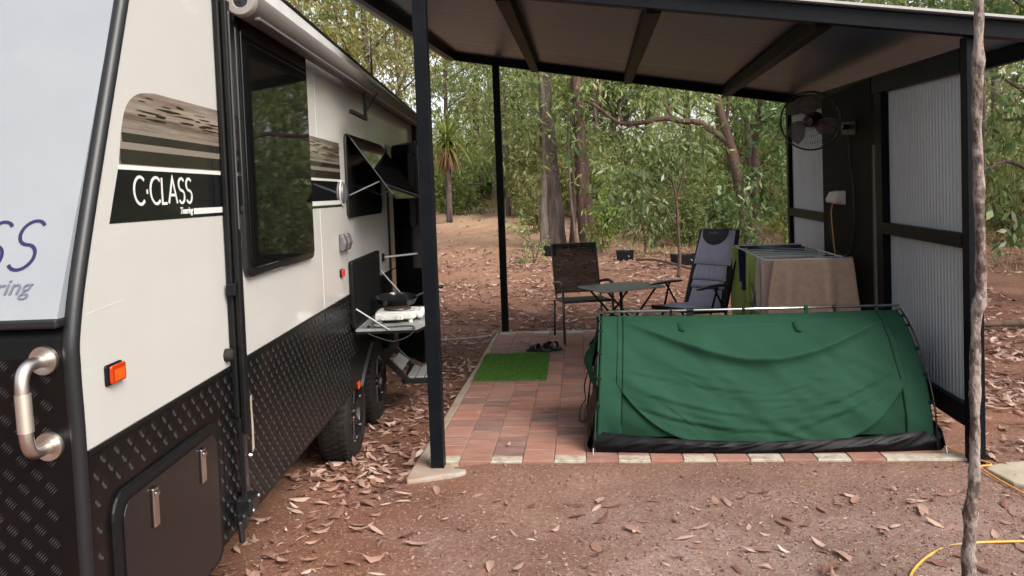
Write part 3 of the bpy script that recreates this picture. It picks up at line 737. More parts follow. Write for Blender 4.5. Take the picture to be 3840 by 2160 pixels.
    # propped window: dark recess, frame and a tilted glass flap hinged along its top
    b = B(); o_, i_ = rrect(4.825, 1.475, 5.985, 2.01, .05), None
    b.prism(o_, (.0, 0, 0), Yv, Z, (.018, 0, 0)); w2 = b.build('window', M['blackgloss'], root, bevel=.005)
    tl = Vector((.285, 0, -.415)).normalized(); nrm = Vector((tl.z * -1, 0, tl.x))
    b = B(); b.prism(rrect(4.835, .0, 5.965, .505, .035), (.022, 0, 2.0), Yv, tl, nrm * .010); b.build('pane', M['glass'], w2, bevel=.003)
    for s in (4.86, 5.94): B().tube([(.02, s, 1.62), (.21, s, 1.70)], .0045, 8).build('stay', M['alu'], w2)
    # small round vent with a white ring beside the propped window
    b = B().lathe([(0, .02), (.06, .018), (.068, .004), (.068, 0)], (.004, 4.72, 1.635), (1, 0, 0), 28); vo = b.build('round_vent', M['greyplastic'], root, angle=40)
    B().lathe([(.069, 0), (.069, .006), (.080, .006), (.080, 0)], (.004, 4.72, 1.635), (1, 0, 0), 32).build('vent_ring', M['decal_white'], vo)
    B().bar((.0004, 1.905, 1.335), (.0004, 2.075, 1.345), .0006, .0014).build('scratch', M['fascia'], root)
    for s in (4.19,): B().box((.0, s, 1.0), (.0010, s + .0035, 2.30)).build('joint_strip', M['fascia'], root)
    # graphic band along the side
    e = .0012
    def strip(name, s0, s1, z0, z1, m, lay=1, left=None):
        p = [(s0, z0), (s1, z0), (s1, z1), (s0, z1)] if left is None else left
        return B().prism(p, (.0006 * lay, 0, 0), Yv, Z, (.0006, 0, 0)).build(name, m, root)
    lx = lambda z: 2.032 + (z - 1.556) * .42
    S1 = 4.70
    zz = 1.716; curve = [(p_.x, p_.y) for p_ in smooth_path([(lx(1.716), 1.716, 0), (2.112, 1.775, 0), (2.128, 1.83, 0), (2.152, 1.876, 0), (2.19, 1.908, 0), (2.245, 1.928, 0), (2.33, 1.938, 0)], 6)]
    strip('graphic_band', 0, 0, 0, 0, M['decal_brown'], 1, [(S1, 1.716), (S1, 1.938)] + curve[::-1])
    strip('graphic_stripe', 2.109, S1, 1.719, 1.760, M['decal_dark'], 2)
    strip('graphic_stripe', 2.122, S1, 1.780, 1.806, M['decal_dark'], 2)
    strip('graphic_stripe', 2.114, S1, 1.7602, 1.7798, M['decal_pale'], 2)
    strip('graphic_stripe', 2.128, S1, 1.8065, 1.818, M['decal_pale'], 2)
    r = random.Random(3); bl = B()
    for k in range(70):
        s = r.choice([r.uniform(2.16, 2.9), r.uniform(3.98, 4.68)]); z = 1.872 + r.gauss(0, .016) + (.03 if r.random() < .35 else 0); l = r.uniform(.02, .11); h = r.uniform(.001, .0045)
        if z > 1.925 or s - l < 2.17: continue
        q = [(s + l * cos(t) * r.uniform(.6, 1.1), z + h * sin(t) * r.uniform(.5, 1.2)) for t in np.linspace(0, 2 * pi, 9)[:-1]]
        bl.prism(q, (.0012 + .00001 * k, 0, 0), Yv, Z, (.0005, 0, 0))
    bl.build('graphic_blots', M['decal_ink'], root)
    strip('graphic_line', lx(1.705), S1, 1.703, 1.7158, M['decal_white'], 1)
    strip('name_panel', 0, 0, 0, 0, M['decal_black'], 1, [(lx(1.556), 1.556), (S1, 1.551), (S1, 1.7028), (lx(1.7), 1.7028)])
    b = B(); letters(b, 'C.CLASS', .079, (.0014, 2.172, 1.605), Yv, Z, (.0012, 0, 0), .0085, xs=1.12, gap=.10); b.build('lettering', M['decal_white'], root)
    text_mesh('Touring', .030, lambda c: Vector((.0016 + c.z - CORG[0], 2.458 + c.x - CORG[1], 1.570 + c.y)), 'script_lettering', M['decal_white'], root, shear=.3, off=.0006)
    strip('graphic_line', 2.565, 2.98, 1.566, 1.586, M['decal_white'], 2)
    strip('graphic_line', 3.97, S1, 1.566, 1.590, M['decal_white'], 2)
    # lettering on the front, cut by the edge of the photo
    fo_ = Vector((-.094, 1.818, 1.335)) + up * .130
    b = B(); letters(b, 'C.CLASS', .128, fo_, X, up, (0, -.0016, 0), .0085, xs=1.0, gap=.10, shear=.22, right=True); b.build('lettering', M['navy'], root)
    q0 = Vector((-.102, 1.8165, 1.335)) + up * .068
    text_mesh('Touring', .058, lambda c: q0 + X * c.x + up * c.y + Vector((0, -.0012 - c.z, 0)) - Vector(CORG), 'script_lettering', M['greyink'], root, shear=.25, align='RIGHT')
    # marker lamps
    def lamp(s, z, l, h, m, nm):
        o = B().prism(rrect(s - l / 2, z - h / 2, s + l / 2, z + h / 2, .008), (.0, 0, 0), Yv, Z, (.008, 0, 0)).build(nm, M['blackmat'], root, bevel=.003)
        B().prism(rrect(s - l / 2 + .008, z - h / 2 + .004, s + l / 2, z + h / 2 - .004, .006), (.0085, 0, 0), Yv, Z, (.009, 0, 0)).build('lens', m, o, bevel=.004)
        return o
    lo = lamp(2.005, 1.162, .082, .056, M['amber'], 'side_marker_lamp'); B().box((.0178, 1.985, 1.144), (.0190, 2.035, 1.174)).build('lens_core', M['amber_hot'], lo)
    lamp(4.61, 1.152, .075, .05, M['redlens'], 'side_marker_lamp')
    B().box((.003, 4.905, .368), (.012, 4.95, .415)).build('reflector', M['amber_hot'], root, bevel=.003)
    # outdoor light: two grey domes
    for s in (4.63, 4.735):
        B().prism([(0, -.05), (.03, -.048), (.045, .0), (.03, .052), (0, .058)], (.0, s - .043, 1.33), X, Z, (0, .086, 0)).build('outdoor_light', M['greyplastic'], root, bevel=.01)
    # storage hatch
    hp = rrect(1.945, .36, 2.645, .852, .065)
    ho = B().prism(hp, (.0, 0, 0), Yv, Z, (.016, 0, 0)).build('storage_hatch', M['blackmat'], root, bevel=.007)
    B().prism(rrect(1.985, .38, 2.605, .818, .05), (.0165, 0, 0), Yv, Z, (.004, 0, 0)).build('hatch_door', M['check_flat'], ho, bevel=.004)
    for s in (2.145, 2.475):
        l = B(); l.box((.0205, s - .016, .688), (.030, s + .016, .80)); l.box((.030, s - .012, .775), (.036, s + .012, .79)); l.build('latch', M['chrome'], ho, bevel=.003)
    # stainless grab handle on the nose
    hn = -.069
    b = B().tube(smooth_path([(hn, 1.836, 1.236), (hn - .003, 1.775, 1.234), (hn - .004, 1.752, 1.205), (hn - .002, 1.750, 1.13), (hn, 1.752, 1.058), (hn, 1.775, 1.03), (hn, 1.836, 1.026)], 8), .0155, 16); gho = b.build('grab_handle', M['brushed'], root, smooth=True)
    B().tube([(hn - .0035, 1.7505, 1.175), (hn - .001, 1.7505, 1.085)], .0175, 16).build('grip_sleeve', M['brushed_pale'], gho, angle=40)
    for z in (1.236, 1.026): B().lathe([(0, .0), (.018, .006), (.034, .006), (.036, 0), (.036, -.004)], (hn, 1.830, z), (0, -1, 0), 28).build('flange', M['brushed'], gho, angle=40)
    # wheels
    def wheel(s):
        zc, R, n0 = .225, .300, -.005
        t = B(); pr = []
        for r_, h in ((.195, -.005), (.205, .004), (.24, .006), (.275, -.004), (.295, -.028), (.300, -.055), (.300, -.15), (.292, -.185), (.26, -.205), (.2, -.205)): pr.append((r_, h))
        t.lathe(pr, (n0, s, zc), (1, 0, 0), 44)
        for k in range(44):
            for off, l in ((-.035, .04), (-.085, .035), (-.135, .04)):
                a = 2 * pi * (k + (.5 if off == -.085 else 0)) / 44
                d = Vector((0, cos(a), sin(a))); tg = Vector((0, -sin(a), cos(a))); c = Vector((n0 + off, s, zc)) + d * .301
                t.bar(c - X * l / 2 + tg * .006, c + X * l / 2 - tg * .006, .016, .014, d)
        wo_ = t.build('wheel', M['rubber'], root, angle=35)
        r_ = B().lathe([(.0, -.03), (.05, -.03), (.055, -.065), (.165, -.075), (.178, -.02), (.194, -.006), (.199, -.012)], (n0, s, zc), (1, 0, 0), 40)
        r_.build('rim', M['rimblack'], wo_, angle=35)
        sp = B()
        for k in range(6):
            a = 2 * pi * k / 6 + .3; d = Vector((0, cos(a), sin(a)))
            sp.bar(Vector((n0 - .03, s, zc)) + d * .045, Vector((n0 - .026, s, zc)) + d * .18, .036, .022, (1, 0, 0))
        sp.build('spokes', M['rimblack'], wo_, bevel=.004)
        r_c = B().lathe([(0, .004), (.026, .0), (.032, -.03)], (n0 - .01, s, zc), (1, 0, 0), 20); r_c.build('hub_cap', M['rimblack'], wo_, angle=40);
        for k in range(6):
            a = 2 * pi * k / 6; B().lathe([(0, -.020), (.010, -.024), (.010, -.05)], (n0, s + .055 * cos(a), zc + .055 * sin(a)), (1, 0, 0), 8).build('wheel_nut', M['chrome'], wo_, angle=40)
        for k in range(12):
            a = 2 * pi * k / 12 + .3; B().lathe([(0, -.004), (.0075, -.006), (.0075, -.02)], (n0, s + .183 * cos(a), zc + .183 * sin(a)), (1, 0, 0), 8).build('rim_stud', M['chrome'], wo_, angle=40)
    wheel(4.90); wheel(5.71)
    # fold-down picnic table
    b = B(); b.prism(rrect(4.80, .775, 5.735, 1.205, .02), (.004, 0, 0), Yv, Z, (.024, 0, 0)); to = b.build('picnic_table', M['blackmat'], root, bevel=.005)
    b = B()
    for k in range(40): b.box((.028, 4.83 + k * .0222, .79), (.0305, 4.838 + k * .0222, 1.19))
    b.build('back_panel', M['blackmat'], to)
    b = B().prism([(4.80, .03), (5.735, .03), (5.735, .43), (5.68, .47), (5.0, .47), (4.80, .415)], (0, 0, .757), Yv, X, (0, 0, .016)); b.build('table_leaf', M['table_white'], to, bevel=.002)
    b = B().prism([(4.797, .03), (5.738, .03), (5.738, .43), (5.683, .474), (4.998, .474), (4.797, .419)], (0, 0, .742), Yv, X, (0, 0, .0145)); b.build('leaf_edge', M['blackmat'], to)
    B().tube([(.035, 4.815, .90), (.245, 4.795, .762)], .006, 8).build('stay', M['alu'], to); B().tube([(.035, 5.72, 1.05), (.245, 5.73, .79)], .006, 8).build('stay', M['alu'], to)
    b = B()
    for q in ((.08, 4.84), (.105, 4.87), (.14, 4.86)): B().lathe([(.010, 0), (.012, .012), (.005, .022), (0, .023)], (q[0], q[1], .773), (0, 0, 1), 10).build('catch', M['greyplastic'], to)
    # doorway and open entry door
    B().box((.0, 6.30, .42), (.006, 6.60, 2.03)).build('doorway', M['blackgloss'], root)
    hx, hy = Vector((.02, 6.48, 0)), Vector((.305, 6.00, 0)); dd = (hy - hx)
    b = B(); b.prism(rrect(0, .27, dd.length, 2.03, .05), hx, dd.normalized(), Z, Vector((-dd.y, dd.x, 0)).normalized() * .032); do = b.build('entry_door', M['blackgloss'], root, bevel=.006)
    out = Vector((dd.y, -dd.x, 0)).normalized()
    b = B(); b.prism(rrect(.07, 1.38, dd.length - .07, 1.92, .05), hx - out * .034 + out * 0, dd.normalized(), Z, -out * .006); b.build('door_window', M['glass'], do)
    b = B(); b.prism(rrect(.05, 1.36, dd.length - .05, 1.94, .05), hx + out * .001, dd.normalized(), Z, out * .008); b.build('door_window', M['glass'], do)
    b = B().tube([(.01, 5.99, 1.13), (.29, 6.08, 1.145)], .009, 8); b.build('door_stay', M['alu'], root)
    B().box((.0, 5.97, 1.10), (.02, 6.01, 1.16)).build('stay_bracket', M['blackmat'], root)
    # folding step
    st = B(); st.bar((.05, 5.72, .38), (.20, 5.72, .22), .015, .05); st.bar((.05, 6.12, .38), (.20, 6.12, .22), .015, .05); st.box((.16, 5.70, .195), (.40, 5.73, .235)); st.box((.16, 6.12, .195), (.40, 6.15, .235)); st.bar((.17, 5.7, .215), (.17, 6.14, .215), .03, .03)
    so_ = st.build('folding_step', M['rimblack'], root, bevel=.003)
    b = B()
    for k in range(3): b.bar((.225 + .068 * k, 5.732, .236), (.225 + .068 * k, 6.118, .236), .058, .018)
    b.build('tread', M['table_white'], so_, bevel=.003)
    b = B().bar((.115, 5.735, .315), (.115, 6.115, .315), .10, .012, (.6, 0, .8)); b.build('tread', M['table_white'], so_, bevel=.003)
    return root
M['check_flat'] = mat('hatch_black', (.009, .0075, .008), .26, spec=.4, bump=(150, .08, .001))
M['brushed_pale'] = mat('knurled_steel', (.60, .55, .48), .5, metal=1.)
caravan = build_caravan()

# hotplate, pan and lead on the picnic table
TZ = .773
def build_hotplate():
    c = cw(.245, 5.13, TZ); root = thing('hotplate', 'white portable electric hotplate on the caravan fold-down table', 'hotplate', c, CA)
    f = MB()
    for x in (-.10, .10):
        for y in (-.10, .10): f.lathe([(.016, 0), (.014, .022)], (x, y, 0), (0, 0, 1), 10)
    f.build('foot', M['pvcwhite'], root, angle=40)
    MB().prism(rrect(-.135, -.125, .135, .125, .035), (0, 0, .02), (1, 0, 0), (0, 1, 0), (0, 0, .05)).build('housing', M['pvcwhite'], root, bevel=.012)
    MB().prism([(-.125, .022), (-.125, .052), (-.122, .066), (.06, .066), (.06, .022)], (0, -.155, 0), (1, 0, 0), (0, 0, 1), (0, .032, 0)).build('control_panel', M['pvcwhite'], root, bevel=.006)
    MB().lathe([(.0, .075), (.082, .075), (.088, .070), (.09, .064)], (0, .01, 0.012), (0, 0, 1), 32).build('cooking_plate', M['hotplate_disc'], root, angle=40)
    for x in (-.07, .03): MB().lathe([(.016, 0), (.015, .018), (0, .019)], (x, -.156, .042), (0, -1, 0), 18).build('knob', M['pvcwhite'], root, angle=40)
    g = MB()
    for p in ((.15, -.02, .035), (.165, .03, .05), (.15, .075, .045)): g.lathe([(0, .028), (.02, .022), (.028, .008), (.027, -.012), (.015, -.024), (0, -.026)], p, (.3, 0, 1), 14)
    g.build('plug', M['pvcwhite'], root, smooth=True)
M['hotplate_disc'] = mat('hotplate_disc', (.06, .035, .03), .35, metal=.3)
build_hotplate()
c = cw(.215, 5.29, TZ + .088); rt = thing('frying_pan', 'black frying pan resting on the back of the white hotplate', 'frying pan', c, CA)
MB().lathe([(0, 0), (.105, 0), (.118, .006), (.145, .048), (.148, .048), (.121, .004), (.105, .004), (0, .004)], (0, 0, .0), (.04, -.08, 1), 40).build('pan', M['blackgloss'], rt, angle=35)
MB().tube(smooth_path([(.12, .05, .036), (.19, .09, .062), (.27, .14, .085), (.31, .16, .088)], 5), [.010] * 6 + [.013] * 9 + [.010], 10).build('handle', M['blackmat'], rt, smooth=True)
pts = smooth_path([cw(.12, 4.95, TZ + .012), cw(.10, 4.84, TZ + .012), cw(.20, 4.80, TZ + .009), cw(.34, 4.83, TZ + .008), cw(.40, 4.79, TZ + .004), cw(.37, 4.775, TZ - .045), cw(.27, 4.765, TZ - .075), cw(.16, 4.775, TZ - .045), cw(.10, 4.79, TZ - .02)], 8)
tag(MB().tube(pts, .0045, 7).build('power_lead', M['cordblack'], smooth=True), 'black lead looping over the edge of the caravan table', 'cord')

# ------------------------------------------------------------------ swag tent
def build_swag():
    root = thing('swag_tent', 'low green canvas swag tent with black base strip and silver ridge pole on the bricks', 'swag tent', (1.03, 5.06, 0))
    B = lambda: MB((1.03, 5.1, 0))
    PR = [(4.695, .0), (4.70, .10), (4.712, .22), (4.755, .36), (4.815, .48), (4.90, .60), (5.0, .70), (5.10, .757)]
    P = smooth_path([(0, y, z) for y, z in PR], 6)
    Ls = [0]
    for i in range(1, len(P)): Ls.append(Ls[-1] + (P[i] - P[i - 1]).length)
    def prof(t):
        """t 0..1 front base to ridge, 1..2 ridge to rear base; returns y, z and outward normal"""
        m = t > 1; tt = 2 - t if m else t
        d = tt * Ls[-1]; i = max(0, min(len(P) - 2, next((k for k in range(len(Ls) - 1) if Ls[k + 1] >= d), len(P) - 2)))
        f = (d - Ls[i]) / max(Ls[i + 1] - Ls[i], 1e-6); p = P[i].lerp(P[i + 1], f); tg = (P[i + 1] - P[i]).normalized()
        y, z = p.y, p.z; ny, nz = -tg.z, tg.y
        if m: y = 10.2 - y; ny = -ny
        return y, z, ny, nz
    xl = lambda z: .045 + .062 * (z / .757) ** 1.3
    xr = lambda z: 2.012 - .035 * (z / .757) ** 2.0
    rng = random.Random(8)
    waves = [(rng.uniform(3, 14), rng.uniform(2, 9), rng.uniform(0, 6.28), rng.uniform(.0006, .0020)) for _ in range(16)] + [(rng.uniform(14, 40), rng.uniform(8, 26), rng.uniform(0, 6.28), rng.uniform(.0003, .0008)) for _ in range(10)]
    crs = [(rng.uniform(.08, .92), rng.uniform(.08, .55), rng.gauss(0, .5), rng.gauss(0, 1.2), rng.uniform(.008, .014), rng.uniform(.0015, .0042), rng.uniform(.04, .11)) for _ in range(30)]
    def sag(u, t):
        """large hanging folds of the cloth"""
        tf = .60 + .27 * ((u - .52) / .42) ** 2 + .02 * sin(9 * u)
        e = max(0, 1 - abs((u - .53) / .46) ** 4)
        dt = t - tf
        d = e * (.052 * math.exp(-dt / .14) if dt > 0 else .052 * math.exp(dt / .026) - .016 * (1 - math.exp(dt / .05)) * math.exp(dt / .12))
        for (uc, tc, sl, cv, wd, a) in ((.80, .40, .95, 1.2, .022, .012), (.74, .26, .9, .8, .02, .010), (.30, .30, -.5, .6, .018, .009), (.36, .42, -.28, .3, .015, .006), (.25, .22, -.55, .7, .016, .008), (.62, .22, .15, .5, .02, .005),
                                        (.18, .50, -.35, .3, .016, .006), (.42, .16, -.25, .4, .016, .007), (.86, .62, .5, .6, .016, .005), (.55, .34, -.06, .4, .014, .004), (.48, .88, .03, -.4, .012, .005), (.80, .90, .12, .5, .012, .005)):
            x_ = u - uc
            if abs(x_) < .24:
                q = t - (tc + sl * x_ + cv * x_ * x_); g = (1 - (x_ / .24) ** 2) ** 2
                d += .75 * a * g * math.exp(-(q / wd) ** 2) - a * .45 * g * math.exp(-((q + wd * 1.6) / wd) ** 2)
        for uc, tc, sl, cv, wd, a, hw in crs:
            x_ = u - uc
            if abs(x_) < hw:
                q = t - (tc + (sl - (uc - .5) * -1.2) * x_ + cv * x_ * x_)
                if abs(q) < .06: g = (1 - (x_ / hw) ** 2) ** 2; d += a * g * (math.exp(-(q / wd) ** 2) - .6 * math.exp(-((q + wd * 1.5) / wd) ** 2))
        for kx, kt, ph, a in waves: d += a * sin(kx * u * 6.28 / 2 + kt * t * 6.28 / 2 + ph)
        return d
    def surf(u, t, off=0.):
        y, z, ny, nz = prof(t)
        x = xl(z) + (xr(z) - xl(z)) * u
        edge = min(1, min(u, 1 - u) / .04) * min(1, max(0, (1.0 - abs(t - 1)) / .05))
        topf = 1 - math.exp(-abs(t - 1) / .05)
        d = (sag(u, min(t, 2 - t)) * edge * topf) + off
        z_s = -.012 * sin(pi * u) * math.exp(-abs(t - 1) / .08)
        return (x, y + ny * d, max(z + nz * d + z_s, .004))
    b = B(); b.grid(lambda a, c: surf(a, .10 + 1.80 * c), 110, 110); cb = b.build('canvas', M['canvas2'], root, smooth=True)
    # outer cover with a rounded lower edge
    def tb(u): 
        k = abs((u - .50) / .445); return .030 + .42 * k ** 3.4 + .012 * sin(7 * u)
    def cover(a, c):
        u = .055 + .89 * a; t0 = tb(u); t = t0 + (1.02 - t0) * c
        off = .010 + .012 * math.exp(-c / .05) * (1 - abs(2 * a - 1) ** 6)
        return surf(u, t, off)
    b = B(); b.grid(cover, 200, 110); b.build('door_flap', M['canvas'], root, smooth=True, solid=.002)
    for u0, u1 in ((.0, .075), (.925, 1.0)):
        b = B(); b.grid(lambda a, c: surf(u0 + (u1 - u0) * a, .03 + .99 * c, .008), 10, 60); b.build('side_strip', M['canvas'], root, smooth=True, solid=.002)
    hem = B()
    hem.tube([Vector(cover(a, 0)) + Vector((0, -.002, 0)) for a in np.linspace(0.02, .98, 70)], .003, 6); hem.build('hem', M['canvas2'], root, smooth=True)
    # black waterproof base
    def base(a, c):
        u = a; h = (.135 - .065 * sin(pi * u) ** .7); z = h * c; x = .030 + 2.02 * u
        bulge = .012 * sin(pi * min(c * 1.1 + .05, 1)); ph = 2.2 * sin(5 * u + 1) + 1.3 * sin(11.7 * u)
        cr_ = (.012 * (1 - abs(sin(17 * u - 4.5 * c + ph)) ** .6) + .009 * (1 - abs(sin(33 * u - 5.5 * c - ph)) ** .5) + .006 * (1 - abs(sin(58 * u - 7 * c + 2 * ph)) ** .6)) * sin(pi * min(1, c * .9 + .08))
        y = 4.690 - bulge * .8 - cr_ * .8 - .045 * sin(pi * u) ** .8 + .012 * c
        return (x, y, max(z, .002))
    b = B(); b.grid(base, 320, 14)
    def end(sx, x0):
        def f(a, c):
            y = 4.68 + .84 * a; h = .13 + (.14 * a if sx > 0 else .02 * a); z = h * c
            return (x0 + sx * ((.022 if sx > 0 else .05) * sin(pi * min(1, c * .7 + .1)) + .006 * sin(20 * a + 6 * c)) + (.0 if c < .5 else -sx * .01 * c), y, max(z, .002))
        return f
    b.grid(end(-1, .035), 40, 8); b.grid(end(1, 2.045), 40, 8); b.box((.04, 4.70, .003), (2.03, 5.5, .03))
    b.build('base', M['pvc'], root, smooth=True)
    def endlow(a, c):
        y = 4.70 + .72 * a; z = .10 + .30 * c; return (xl(z) - .006 - .055 * sin(pi * min(1, a * 1.15 + .08)) * (1 - c) ** .6 - .006 * sin(14 * a + 7 * c), y, z)
    B().grid(endlow, 24, 12).build('end_skirt', M['pvc'], root, smooth=True, solid=.002)
    # end walls: netting below, canvas hood above
    for s_, x0, f in ((-1, xl, .0), (1, xr, .0)):
        b = B(); e_ = B()
        def endw(a, c):
            t = 2 * a; y, z, ny, nz = prof(min(max(t, .02), 1.98)); return (x0(z * c) + s_ * .004, 5.1 + (y - 5.1) * (1 if c > .01 else 1), z * c)
        e_.grid(endw, 40, 8); e_.build('end_net', M['netting'], root)
    b = B()
    def hood(a, c):
        y = 4.80 + .52 * a; zt_ = prof(.35 + .68 * a * .9)[1] if a < .8 else .74; z = .40 + (min(zt_, .75) - .40) * c
        return (xl(z) - .012 - .075 * sin(pi * (1 - c) * .75 + .25) * sin(pi * min(1, a * 1.1)) - .012 * sin(9 * a + 5 * c), y, z)
    b.grid(hood, 20, 14); b.build('end_hood', M['canvas2'], root, smooth=True, solid=.003)
    # poles
    b = B().tube([(.085, 5.10, .790), (1.99, 5.10, .792)], .0085, 12); b.build('ridge_pole', M['alu_bright'], root, smooth=True)
    for s_, xf, m in ((-1, xl, M['canvas']), (1, xr, M['blackgloss'])):
        pts = []
        for t in np.linspace(.0, 2., 41):
            y, z, ny, nz = prof(float(t)); g = .024 if s_ > 0 else .012
            pts.append((xf(z) + s_ * (.012 + .0 * z), y + ny * g, z + nz * g * .6 + .004))
        B().tube(pts, .0055, 8).build('hoop_pole', M['blackgloss'] if s_ > 0 else M['canvas'], root, smooth=True)
        for t in (.30, .48, .66, .84, .93):
            cl = B(); y, z, ny, nz = prof(t); cl.bar((xf(z) - s_ * .012, y + ny * .004, z), (xf(z) + s_ * .016, y + ny * .026, z + .012), .010, .022, (0, 0, 1))
            cl.build('pole_clip', M['blackmat'], root, bevel=.003)
    X_ = lambda px: .107 + (px - 1512) / 738 * 1.873
    for px, wd, m in ((1690, .016, 'blackmat'), (1738, .045, 'blackmat'), (1872, .018, 'blackmat'), (2027, .024, 'canvas'), (2097, .018, 'blackmat')):
        x = X_(px); c_ = B(); c_.tube([(x - wd / 2, 5.10, .791), (x + wd / 2, 5.10, .791)], .014, 12); c_.box((x - wd / 2, 5.092, .748), (x + wd / 2, 5.104, .785)); c_.build('ridge_clip', M[m], root, bevel=.002)
    for px in (1722, 2043):
        u = (px - 1500) / 845.; q = Vector(surf(u, .885, .016)); q2 = Vector(surf(u + .004, .80, .022)); t_ = B(); t_.bar(q, q2, .022, .004, (0, -1, .5)); t_.bar(q2, q2 + Vector((.024, -.002, .0)), .014, .005, (0, -1, .5)); t_.build('toggle_loop', M['canvas2'], root, bevel=.002)
    # zip line, straps, pegs
    b = B().tube([surf(.075 + .0 * k, t, .0145) for k, t in enumerate(np.linspace(.18, .98, 30))], .0022, 6); b.build('zip', M['blackmat'], root)
    b = B().tube([surf(.925, t, .0145) for t in np.linspace(.45, .98, 30)], .003, 6); b.build('zip', M['canvas2'], root)
    for x, s_ in ((.036, -1), (2.05, 1)):
        b = B(); b.tube([(x + s_ * .002, 4.69, .13), (x + s_ * .012, 4.655, .03)], .004, 6); b.build('strap', M['blackmat'], root)
        B().tube([(x + s_ * .012, 4.655, .035), (x + s_ * .014, 4.645, .0)], .004, 8).build('peg', M['chrome'], root)
    b = B(); b.tube(smooth_path([(.02, 5.2, .42), (-.02, 5.3, .25), (-.015, 5.35, .15), (-.05, 5.3, .10), (-.055, 5.25, .02), (.0, 5.28, .03)], 6), .004, 6); b.tube([(.03, 5.05, .40), (.0, 5.12, .2), (.01, 5.2, .1)], .005, 6); b.build('guy_cord', M['blackmat'], root)
M['alu_bright'] = mat('polished_pole', (.80, .81, .80), .25, metal=1.)
build_swag()

# ------------------------------------------------------------------ mat and sandals
def build_mat():
    x0, x1, y0, y1 = -.975, -.352, 6.43, 7.47
    rt = thing('door_mat', 'green artificial grass mat on the red brick patio', 'mat', (-.66, 6.95, 0), .012)
    mb = MB().box((-.31, -.52, .002), (.31, .52, .012)); mb.build('mat_backing', M['turfbase'], rt, bevel=.003)
    r = np.random.default_rng(4); n = 42000
    P = np.stack([r.uniform(-.313, .313, n), r.uniform(-.523, .523, n)], -1); a = r.uniform(0, 2 * pi, n); l = r.uniform(.012, .026, n); wd = .0016
    d = np.stack([np.cos(a), np.sin(a)], -1); e = np.stack([-d[:, 1], d[:, 0]], -1)
    v0 = np.concatenate([P - e * wd, np.full((n, 1), .011)], 1); v1 = np.concatenate([P + e * wd, np.full((n, 1), .011)], 1)
    v2 = np.concatenate([P + d * (l * .55)[:, None], (.011 + l * .85)[:, None]], 1)
    V = np.stack([v0, v1, v2], 1).reshape(-1, 3); Q = np.arange(n * 3).reshape(-1, 3)
    np_mesh('grass_pile', V, Q, M['turf'], rt)
build_mat()
def sandal(loc, rz, label, flip):
    rt = thing('sandal', label, 'sandal', loc, rz, 'black slip-on sandals')
    sole = [(-.045, -.125), (.04, -.125), (.05, -.06), (.045, .0), (.055, .07), (.035, .125), (-.01, .14), (-.045, .115), (-.055, .05), (-.042, -.03)]
    sole = [(x * flip, y) for x, y in sole]
    if flip < 0: sole = sole[::-1]
    MB().prism(sole, (0, 0, .002), (1, 0, 0), (0, 1, 0), (0, 0, .026)).build('sole', M['rubber_black'], rt, bevel=.008)
    for y0, wd, h in ((.045, .075, .062), (-.055, .03, .07)):
        b = MB(); b.grid(lambda u, v: (-.052 * cos(pi * u), y0 + wd * (v - .5), .02 + h * sin(pi * u) ** .8 * (1 - .25 * v)), 14, 5); b.build('strap', M['rubber_black'], rt, smooth=True, solid=.006)
M['rubber_black'] = mat('black_rubber', (.012, .013, .014), .38)
sandal((-.47, 7.62, 0), radians(64), 'left black sandal of the pair lying behind the grass mat', 1)
sandal((-.36, 7.72, 0), radians(52), 'right black sandal of the pair, behind the other one and nearer the chair leg', -1)

# ------------------------------------------------------------------ sling armchair, table, recliner
def build_sling_chair():
    rt = thing('sling_chair', 'brown mesh sling armchair with thin dark metal frame beside the small table', 'chair', (-.02, 8.28, 0), radians(13)); fm = M['chairframe']
    W, D, SH = .25, .27, .44
    for sx, nm in ((-1, 'a'), (1, 'b')):
        x = sx * W * 1.06
        MB().tube([(x, -D, 0), (x, -D + .01, .60)], .0135, 10).build('leg', fm, rt, smooth=True)
        MB().tube([(x, D, 0), (x, D - .05, .40)], .0125, 10).build('leg', fm, rt, smooth=True)
        MB().tube(smooth_path([(x, -D + .005, .595), (x, -D + .02, .622), (x, -.10, .630), (x, .12, .600), (x, .22, .585)], 6), .0165, 10).build('armrest', fm, rt, smooth=True)
    back = lambda x, h: (x, .20 + .16 * ((h - SH) / .56), h)
    fr = MB()
    for sx in (-1, 1): fr.tube([(sx * W, -.24, SH - .005), (sx * W, .16, SH - .03), (sx * W, .215, SH + .04), back(sx * (W + .0), 1.0)], .0115, 10)
    fr.tube([back(-W, 1.0), back(W, 1.0)], .0115, 10); fr.tube([(-W, -.24, SH - .01), (W, -.24, SH - .01)], .0115, 10); fr.tube([(-W, .19, SH - .03), (W, .19, SH - .03)], .010, 10)
    fr.build('frame', fm, rt, smooth=True)
    b = MB(); b.grid(lambda u, v: (-W + 2 * W * u, back(0, SH + .03 + .52 * v)[1] + .03 * sin(pi * u) * sin(pi * v), SH + .03 + .53 * v), 10, 10); b.build('back_sling', M['sling'], rt, smooth=True)
    b = MB(); b.grid(lambda u, v: (-W + 2 * W * u, -.25 + .44 * v, SH + .005 - .02 * v - .022 * sin(pi * u) * sin(pi * v)), 10, 10); b.build('seat_sling', M['seat_sling'], rt, smooth=True, solid=.003)
M['seat_sling'] = mat('seat_sling', (.06, .062, .055), .5)
build_sling_chair()
